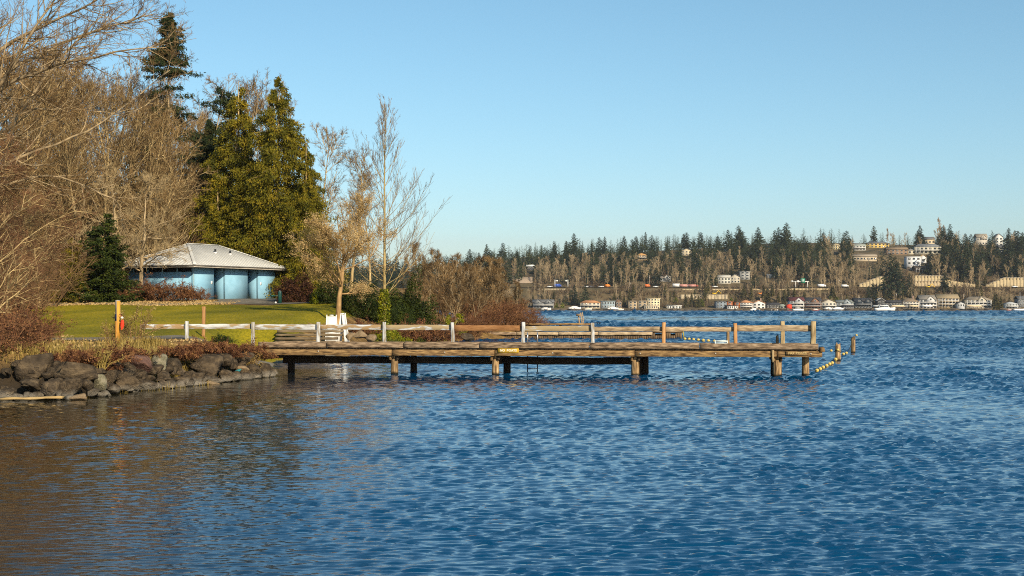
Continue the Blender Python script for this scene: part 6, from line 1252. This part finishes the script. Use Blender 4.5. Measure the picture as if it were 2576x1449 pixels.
boat(1446, 'boat under a white cover left of the cream house', 10, 1160, False, cover='white', lift=1.2); boat(1480, 'small white boat at the foot of the cream house', 6, 1160, False, cover='tan', lift=0.8); boat(1542, 'covered boat on a lift before the pale blue house', 9, 1160, False, cover='white', lift=1.0); boat(1560, 'covered boat before the narrow brown house', 6, 1161, False, cover='tan', lift=0.6)
boat(1374, 'boat lying before the grey gabled house', 8, 1161, False, cover='white', lift=0.6); boat(2008, 'white motor boat before the white and dark red house', 9, 1160); boat(2052, 'small boat with red hull before the brick house', 6, 1160, False, cover='white', col=(0.35, 0.06, 0.04)); boat(1948, 'small tan-covered boat before the dark grey low house', 6, 1160, False, cover='tan')
boat(2085, 'left one of the two white-covered boats before the cream gabled house', 8, 1161, False, cover='white', lift=0.8); boat(2108, 'right one of the two white-covered boats before the cream gabled house', 9, 1161, False, cover='white', lift=0.8); boat(2540, 'small motor boat with red cover near the right end', 6, 1161, False, cover='grey', col=(0.4, 0.07, 0.05))
def canopy(px, col, lab, w=11):
    Y = 1159; o = thing('boat_canopy', lab, 'canopy', (wx(px, Y), Y, 0)); MB().prism([(-w / 2, 3.1), (w / 2, 3.1), (w * .36, 4.4), (-w * .36, 4.4)], -2, 2).build('fabric_top', m_can[col], o)
    for sx in (-1, 1):
        for sy in (-1.8, 1.8): MB().lathe([(0.12, -1), (0.12, 3.12)], 6, (sx * w * .46, sy, 0)).build('post', m_fd, o)
canopy(2258, 'tan', 'tan boat canopy right of the white cruiser', 12); canopy(2209, 'grey', 'grey boat canopy left of the white cruiser', 10); canopy(2449, 'tan', 'tan boat canopy before the wide cream house', 14); canopy(2297, 'tan', 'tan boat canopy before the cream columned house', 8); canopy(2331, 'white', 'white boat canopy before the white gabled house', 9)
o = thing('red_shed', 'small bright red boat shed on the far waterline', 'shed', (wx(1986, 1166), 1166, 0.8)); MB().box((0, 1.5, 1.9), (4.2, 3, 3.8)).build('wall', flat((0.6, 0.05, 0.02)), o); MB().prism([(-2.3, 3.8), (2.3, 3.8), (0, 4.4)], -0.2, 3.2).build('roof', flat((0.5, 0.06, 0.03)), o)

# ------------------------------------------------------------------ trees of the far hill
def far_conifer(seed, H=28, Rm=8.6, nb=64, ns=20):
    rng = np.random.default_rng(seed); t = np.linspace(0.1, 0.985, nb); az = np.arange(nb) * 2.4 + rng.normal(0, 0.3, nb)
    L = Rm * (1 - t) ** 0.62 * rng.uniform(0.4, 1.15, nb) + 0.3; s = rng.uniform(0.1, 1, (nb, ns)) ** 0.75
    rr_ = L[:, None] * s; lat = rng.normal(0, 0.2, (nb, ns)) * L[:, None] * (1 - 0.6 * s); z = t[:, None] * H - 0.22 * L[:, None] * s ** 2 - np.abs(lat) * .2
    ca, sa = np.cos(az)[:, None], np.sin(az)[:, None]; C_ = np.stack([rr_ * ca - lat * sa, rr_ * sa + lat * ca, z], -1).reshape(-1, 3)
    out = np.stack([np.broadcast_to(ca, rr_.shape), np.broadcast_to(sa, rr_.shape), 0 * rr_], -1).reshape(-1, 3)
    sz = np.repeat(0.35 + 0.75 * (1 - t), ns); V, q = diamonds(rng, C_, 1.0, 0.5, hang=0.5, outw=out, szvar=0.3); cc = np.repeat(C_, 4, 0); V = cc + (V - cc) * np.repeat(sz * 1.15, 4)[:, None]
    b = MB().add(V, q); b.tube([(0, 0, -2), (0, 0, H * 0.5), (0, 0, H * .98)], [0.45, 0.3, 0.05], 5); return b
def far_bare(seed, H=20, sp=0.38, ang=(0.35, 0.85), n1=16, lo=False):
    rng = np.random.default_rng(seed); b = MB(); L0 = np.array([H * .95])
    p0, R0 = branches(rng, np.array([[0, 0, -1.0]]), np.array([[0, 0, 1.]]), L0, np.array([.22]), np.array([.06]), 6, .04, .02); b.add(*tubes(p0, R0, 4))
    c, d, L, r = spawn(rng, p0, R0, n1, .2, 1, ang, sp, .45, L0, .07); p1, R1 = branches(rng, c, d, L, r, np.full(len(c), .045), 4, .1, .12); b.add(*tubes(p1, R1, 3))
    c, d, L2, r = spawn(rng, p1, R1, 4 if lo else 7, .15, 1, (.35, .85), .5 if lo else .45, .6, L, .07 if lo else .045); p2, R2 = branches(rng, c, d, L2, r, np.full(len(c), .035), 2, .12, .1); b.add(*tubes(p2, R2, 3))
    if lo: return b
    c, d, L3, r = spawn(rng, p2, R2, 5, .1, 1, (.35, .85), .55, .6, L2, .05); p3, R3 = branches(rng, c, d, L3, r, np.full(len(c), .055), 1, .12, .1); b.add(*tubes(p3, R3, 3)); return b
def far_scrub(seed):
    rng = np.random.default_rng(seed); n = 12; a = rng.uniform(0, 6.28, n); d = np.stack([np.cos(a), np.sin(a), rng.uniform(.7, 2.2, n)], 1); b = MB()
    p, r_ = branches(rng, np.stack([np.cos(a) * 1.2, np.sin(a) * 1.2, 0 * a - .3], 1), d, np.full(n, 4.0) * rng.uniform(.5, 1.1, n), np.full(n, .11), np.full(n, .07), 2, .12, .02); b.add(*tubes(p, r_, 3))
    c, dd, L2, r = spawn(rng, p, r_, 5, .2, 1, (.4, 1), .45, .6, np.full(n, 3.4), .09); p2, R2 = branches(rng, c, dd, L2, r, r * .6, 1, .15, .03); b.add(*tubes(p2, R2, 3)); return b
FC = [far_conifer(300 + k) for k in range(5)] + [far_conifer(306, 28, 6.0), far_conifer(307, 24, 9.5, 70, 16)]
FB = [far_bare(310 + k) for k in range(4)] + [far_bare(315, 22, 0.22, (0.2, 0.5), 22)]
FS = [far_scrub(320), far_scrub(321)]
m_fc = mat('far_conifer_foliage', (0.014, 0.024, 0.011), (0.03, 0.042, 0.016), (0.06, 0.062, 0.024), scale=0.12, detail=6, rnd=0.3, trans=0.15)
m_fb = mat('far_bare_twigs', (0.24, 0.175, 0.095), (0.46, 0.35, 0.21), scale=0.1, rnd=0.28); m_fp = mat('far_poplar_twigs', (0.3, 0.2, 0.11), (0.42, 0.3, 0.18), scale=0.2)
m_fs = mat('far_scrub_twigs', (0.10, 0.065, 0.035), (0.22, 0.15, 0.085), scale=0.1, rnd=0.3); m_fy = mat('far_yellow_green', (0.06, 0.075, 0.012), (0.15, 0.15, 0.02), scale=0.3, rnd=0.2); m_fced = mat('far_cedar_foliage', (0.035, 0.035, 0.012), (0.075, 0.065, 0.02), (0.11, 0.09, 0.03), scale=0.15, rnd=0.2)
fcm = [b.mesh('crown', m_fc) for b in FC]; fbm = [b.mesh('crown', m_fb) for b in FB]; fsm = [b.mesh('crown', m_fs) for b in FS]
fcedm = [b.mesh('crown', m_fced) for b in (far_conifer(330, 20, 5.2, 80, 14), far_conifer(331, 20, 4.2, 80, 14))]; fym = [far_conifer(333, 9, 4.5, 50, 14).mesh('crown', m_fy)]; fpm = [far_bare(334, 26, 0.24, (0.12, 0.35), 34).mesh('crown', m_fp)]
rf_ = np.random.default_rng(400)
def hides(px, yb, hpx, wpx, Y):
    for a, b, t, bb, Yh in BLOCK:
        if Y < Yh + 5 and px + wpx * 0.45 > a and px - wpx * 0.45 < b and yb - hpx < bb - 1 and yb > t: return True
    return False
sky_px = [700, 1000, 1060, 1200, 1400, 1550, 1700, 1900, 2000, 2100, 2300, 2600]; sky_py = [655, 648, 640, 618, 600, 592, 586, 574, 588, 580, 586, 590]
cand = []
def sow(n, fpx, fpy, fh, kind, wf):
    for _ in range(n):
        px = fpx(); py = fpy(px); h_ = fh(); p = hpt(px, py); hp = h_ * FV / p[1]
        if hides(px, py, hp, h_ * wf * FV / p[1], p[1]): continue
        cand.append((kind, p, h_, px, py))
U = rf_.uniform; S = lambda px: np.interp(px, sky_px, sky_py)
sow(1150, lambda: U(760, 2600), lambda px: S(px) + U(28, 92), lambda: U(10, 17) if U(0, 1) < 0.86 else U(17, 24), 'c', 0.12)
sow(330, lambda: U(1040, 2600), lambda px: S(px) + U(60, 125), lambda: U(10, 20), 'c', 0.13)
sow(50, lambda: U(1340, 2580), lambda px: U(740, 770), lambda: U(7, 14), 'e', 0.2)
sow(70, lambda: U(1340, 2300), lambda px: U(690, 724), lambda: U(9, 17), 'c', 0.14)
sow(170, lambda: U(2100, 2590), lambda px: U(640, 705), lambda: U(12, 24), 'c', 0.13)
sow(420, lambda: U(1040, 2240), lambda px: U(min(max(668, S(px) + 84), 712), 724), lambda: U(10, 19), 'b', 0.12)
sow(340, lambda: U(2080, 2600), lambda px: U(625, 722), lambda: U(10, 20), 'b', 0.12)
sow(420, lambda: U(1330, 2600), lambda px: U(728, 770), lambda: U(6, 13), 'b', 0.14)
sow(420, lambda: U(1050, 2600), lambda px: U(664, 724), lambda: U(4, 7.5), 's', 0.5)
sow(260, lambda: U(1330, 2600), lambda px: U(723, 744), lambda: U(3, 7), 's', 0.4)
sow(420, lambda: U(1330, 2600), lambda px: U(730, 774), lambda: U(2.6, 5.5), 's', 0.5)
# conifers, cedars and poplars one can pick out: px, top, base, kind
for px, t, b, k in [(1445, 716, 769, 'c'), (1472, 715, 767, 'c'), (1423, 735, 769, 'c'), (1460, 735, 770, 'c'), (1500, 690, 719, 'c'), (1522, 668, 718, 'c'), (1540, 662, 718, 'c'), (1510, 680, 719, 'c'), (1367, 718, 752, 'c'), (1394, 730, 757, 'e'), (1791, 662, 720, 'c'), (1802, 680, 720, 'c'), (1780, 690, 720, 'c'),
                    (1872, 714, 755, 'e'), (1890, 716, 755, 'e'), (1921, 716, 762, 'e'), (1930, 722, 762, 'e'), (1984, 726, 760, 'e'), (1998, 724, 760, 'e'), (1570, 740, 772, 'e'), (1740, 735, 772, 'e'), (1725, 738, 774, 'e'), (1757, 742, 774, 'e'), (1748, 730, 772, 'c'),
                    (2240, 636, 748, 'c'), (2256, 655, 748, 'c'), (2226, 690, 748, 'c'), (2288, 686, 746, 'c'), (2272, 700, 747, 'c'), (2377, 684, 738, 'c'), (2196, 710, 772, 'c'), (2185, 718, 764, 'c'), (2329, 714, 748, 'c'), (2507, 738, 779, 'e'), (2518, 744, 779, 'e'), (2540, 735, 765, 'c'), (2552, 742, 765, 'c'), (2313, 738, 752, 'c'),
                    (2340, 618, 690, 'c'), (2362, 630, 690, 'c'), (2385, 612, 688, 'c'), (2405, 600, 690, 'c'), (2430, 615, 700, 'c'), (2345, 655, 692, 'c'), (2560, 580, 660, 'c'), (2535, 590, 668, 'c'), (2366, 537, 612, 'p'), (2378, 560, 615, 'p'), (2232, 550, 598, 'p'), (2458, 705, 735, 'e'), (2478, 690, 720, 'e'), (2420, 690, 722, 'e')]:
    p = hpt(px, b); cand.append((k, p, (b - t) * p[1] / FV, px, b))
for px, py in [(2090, 762), (2105, 764), (2420, 774), (2455, 774), (2275, 772), (2470, 660), (1700, 764), (1840, 766), (1400, 774), (2245, 770), (1415, 775), (1765, 772), (2390, 774)]: cand.append(('y', hpt(px, py), U(4, 7), px, py))
kn = {'c': (fcm, 28, 'conifer_tree', 'dark green conifer in the evergreen forest on the far hill', 'tree', 'conifers of the far hill'), 'b': (fbm, 20, 'leafless_tree', 'tan leafless tree on the slope of the far hill', 'tree', 'leafless trees of the far hill'),
      'e': (fcedm, 20, 'cedar_tree', 'olive-green cedar standing low on the far shore', 'tree', 'cedars of the far shore'), 'p': (fpm, 26, 'poplar_tree', 'tall pale leafless poplar on the far skyline', 'tree', 'poplars of the far skyline'), 'y': (fym, 9, 'garden_shrub', 'yellow-green garden shrub on the far shore', 'shrub', 'garden shrubs of the far shore'), 's': (fsm, 4.5, 'scrub', None, None, None)}
cnt = {'c': 0, 'b': 0}; rest = {'c': MB(), 'b': MB(), 's': MB()}
SRC = {'c': [far_conifer(350 + k, 28, 8.4, 32, 6) for k in range(4)], 'b': [far_bare(355 + k, n1=10, lo=True) for k in range(4)], 's': FS}
cand.sort(key=lambda c: -c[2] / c[1][1])
named = [c for c in cand]
for k, p, h_, px, py in cand:
    ms, h0, nm, lab, cat_, grp = kn[k]; s = h_ / h0; a = U(0, 6.28); w_ = U(1.0, 1.6) if k == 'c' else U(0.85, 1.2)
    if k == 's' or (k in cnt and cnt[k] >= 300):
        b = SRC[k][rf_.integers(0, len(SRC[k]))]; V = np.vstack(b.v); rest[k].add(rotz(V * (s * w_, s * w_, s), a) + p, *b.f)
        continue
    if k in cnt: cnt[k] += 1
    o = link(nm, ms[rf_.integers(0, len(ms))]); o.location = p - np.array((0, 0, 0.3)); o.scale = (s * w_, s * w_, s); o.rotation_euler = (0, 0, a); tag(o, lab, cat_, grp)
for k, nm, m_, lab in (('c', 'far_forest', m_fc, 'farther conifers of the evergreen forest on the far hill'), ('b', 'far_leafless_wood', m_fb, 'smaller leafless trees merging into a tan mass on the far hill'), ('s', 'far_scrub', m_fs, 'brown leafless scrub covering the far slope')):
    if rest[k].n: tag(rest[k].build(nm, m_), lab, kind='stuff')
# ------------------------------------------------------------------ thin air between here and the far hill
def haze():
    m = bpy.data.materials.new('haze_air'); m.use_nodes = True; n, l = m.node_tree.nodes, m.node_tree.links
    n.remove(n['Principled BSDF']); v = n.new('ShaderNodeVolumePrincipled'); v.inputs['Color'].default_value = (0.86, 0.93, 1.0, 1); v.inputs['Density'].default_value = 0.00005; v.inputs['Anisotropy'].default_value = 0.2
    l.new(v.outputs[0], n['Material Output'].inputs['Volume'])
    b = MB(); x0, x1, y0, y1, z0, z1 = -2700, 2700, -700, 2500, -5, 130
    b.box(((x0 + x1) / 2, (y0 + y1) / 2, (z0 + z1) / 2), (x1 - x0, y1 - y0, z1 - z0)); tag(b.build('haze', m), kind='stuff')
haze()
